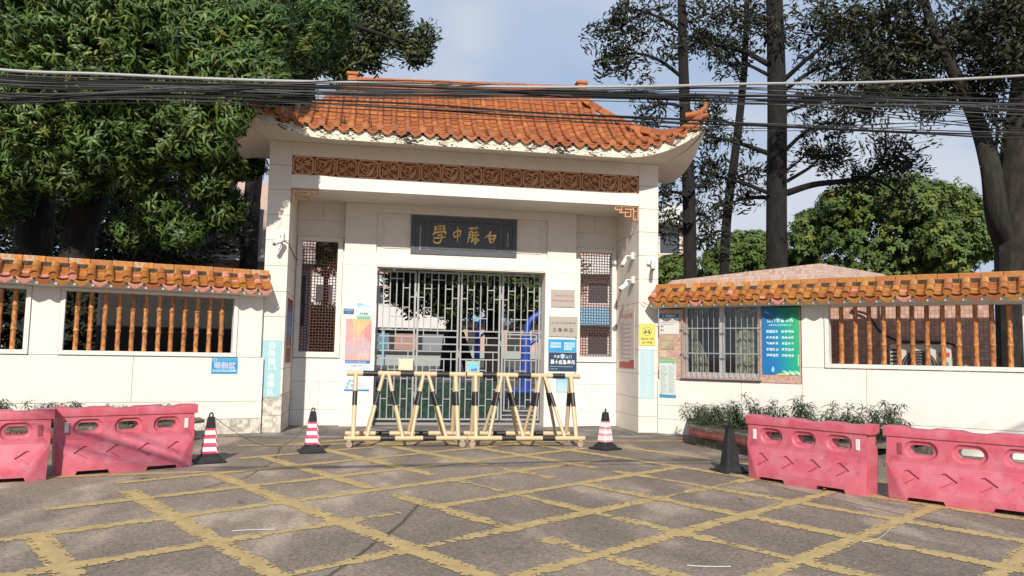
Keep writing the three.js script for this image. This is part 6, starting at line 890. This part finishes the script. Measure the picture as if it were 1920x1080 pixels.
  { // the side building in the shade behind the mango tree
    const p = PX(440, 560, 25), B = thing('side_building', 'shaded pink building with barred windows between the mango tree and the gatehouse', 'building', [p.x, 0, p.z], 0.2);
    put(B, 'wall', bx(-3.2, 2.4, 0, 4.6, -4, 0), pinkW); put(B, 'upper_wall', bx(-3.3, 2.5, 4.6, 6.2, -4, 0.15), mat(0.58, 0.46, 0.43, 0.85, { map: grain(mottle, 0.5) })); put(B, 'cornice', bx(-3.3, 2.5, 4.45, 4.6, 0, 0.3), whiteW);
    for (const x of [-2.6, -1.0, 0.35, 1.4]) { const w = win(B, x, x + 0.8, 2.4, 4.1, 0.02, M.dark, glassM); for (let i = 1; i < 6; i++) put(w, 'bar', bar(V(x + i * 0.133, 2.42, 0.07), V(x + i * 0.133, 4.08, 0.07), 0.012, 5), M.dark); }
  }
  { // propaganda board standing behind the left wall
    const p = local(LW, -1.2, 0, -1.6), B = thing('display_board', 'dark display board with faded red characters behind the left wall bars', 'board', [p.x, 0, p.z], LW.turn);
    const tex = canvasTex(700, 420, (g, W, H) => { fill(g, '#222221', 0, 0, W, H); write(g, '主义' + rows(1) + '心' + rows(2), 40, 30, 78, '#151515', 0.1, false, 1.3); [['民主', '文明', '和一'], ['平等', '公正', '法一'], ['一业', '一信', '友一']].forEach((row, i) => row.forEach((t, j) => write(g, t, 50 + j * 220, 165 + i * 82, 58, '#1f0f0e', 0.12, false, 1.15))); });
    put(B, 'panel', bx(-1.6, 1.3, 1.25, 2.75, -0.05, 0), M.dark); const f = new THREE.PlaneGeometry(2.8, 1.45); f.translate(-0.15, 2.0, 0.004); put(B, 'face', f, mat(1, 1, 1, 0.8, { map: tex })); for (const x of [-1.4, 1.1]) put(B, 'post', bar(V(x, 0, -0.1), V(x, 2.7, -0.1), 0.035, 8), M.steel);
  }
}
// ---------- overhead cables along the street ----------
{
  const Z = 9.6, hit = (px, py, z = Z) => { const d = PX(px, py, 1).sub(CAM), t = (z - CAM.z) / d.z; return CAM.clone().addScaledVector(d, t); };
  const r = rng(300);
  const cable = (pts, rad, m, label, group) => { const q = pts.map(([x, y], i) => hit(x, y, Z + ((i * 7 + pts.length) % 3 - 1) * 0.03)); const a = q[0], b = q.at(-1), first = a.clone().add(a.clone().sub(q[1]).multiplyScalar(1.6)), last = b.clone().add(b.clone().sub(q.at(-2)).multiplyScalar(1.6)); first.y = a.y + (a.y - q[1].y) * 0.8 + 0.25; last.y = b.y + (b.y - q.at(-2).y) * 0.8 + 0.25; tag(put(scene, 'overhead_cable', tube([first, ...q, last], rad * 0.6, 6, 90), m), label, 'cable', group); };
  cable([[-40, 126], [200, 139], [430, 149], [700, 156], [950, 163], [1217, 162], [1420, 157], [1650, 154], [1960, 139]], 0.019, M.cableWhite, 'thick pale cable above the black ones', undefined);
  const heavy = [[[-40, 186], [200, 176], [420, 168], [640, 160], [960, 171], [1250, 180], [1420, 186], [1650, 185], [1960, 197]], [[-40, 190], [250, 182], [500, 176], [760, 178], [1000, 178], [1300, 184], [1600, 190], [1960, 192]], [[-40, 178], [300, 182], [520, 190], [760, 203], [960, 216], [1200, 228], [1420, 236], [1700, 249], [1960, 259]], [[-40, 172], [300, 176], [560, 186], [800, 196], [1000, 211], [1250, 222], [1500, 238], [1960, 254]], [[-40, 150], [300, 155], [640, 164], [1000, 176], [1300, 178], [1960, 186]]];
  heavy.forEach((p) => cable(p, 0.0125, M.cableBlack, 'heavy black cable crossing in front of the gatehouse roof', 'heavy black overhead cables'));
  for (let i = 0; i < 22; i++) {
    const k = i / 22, low = i % 4 === 3, y0 = 134 + r() * 60, y1 = low ? 190 + r() * 30 : 152 + r() * 34, y2 = low ? 230 + r() * 20 : 165 + r() * 30, y3 = low ? 205 + r() * 60 : 165 + r() * 85, w = () => (r() - 0.5) * 10;
    cable([[-40, y0], [320, y0 * 0.55 + y1 * 0.45 + w()], [700, y1 + w() * 0.7], [1100, (y1 + y2) / 2 + w() * 0.7], [1420, y2 + w() * 0.7], [1960, y3]], 0.004 + 0.0035 * r() + k * 0, r() < 0.25 ? M.cableGrey : M.cableBlack, 'thin dark cable in the bundle in front of the gatehouse roof', 'thin overhead cables');
  }
}

renderer.render(scene, camera);
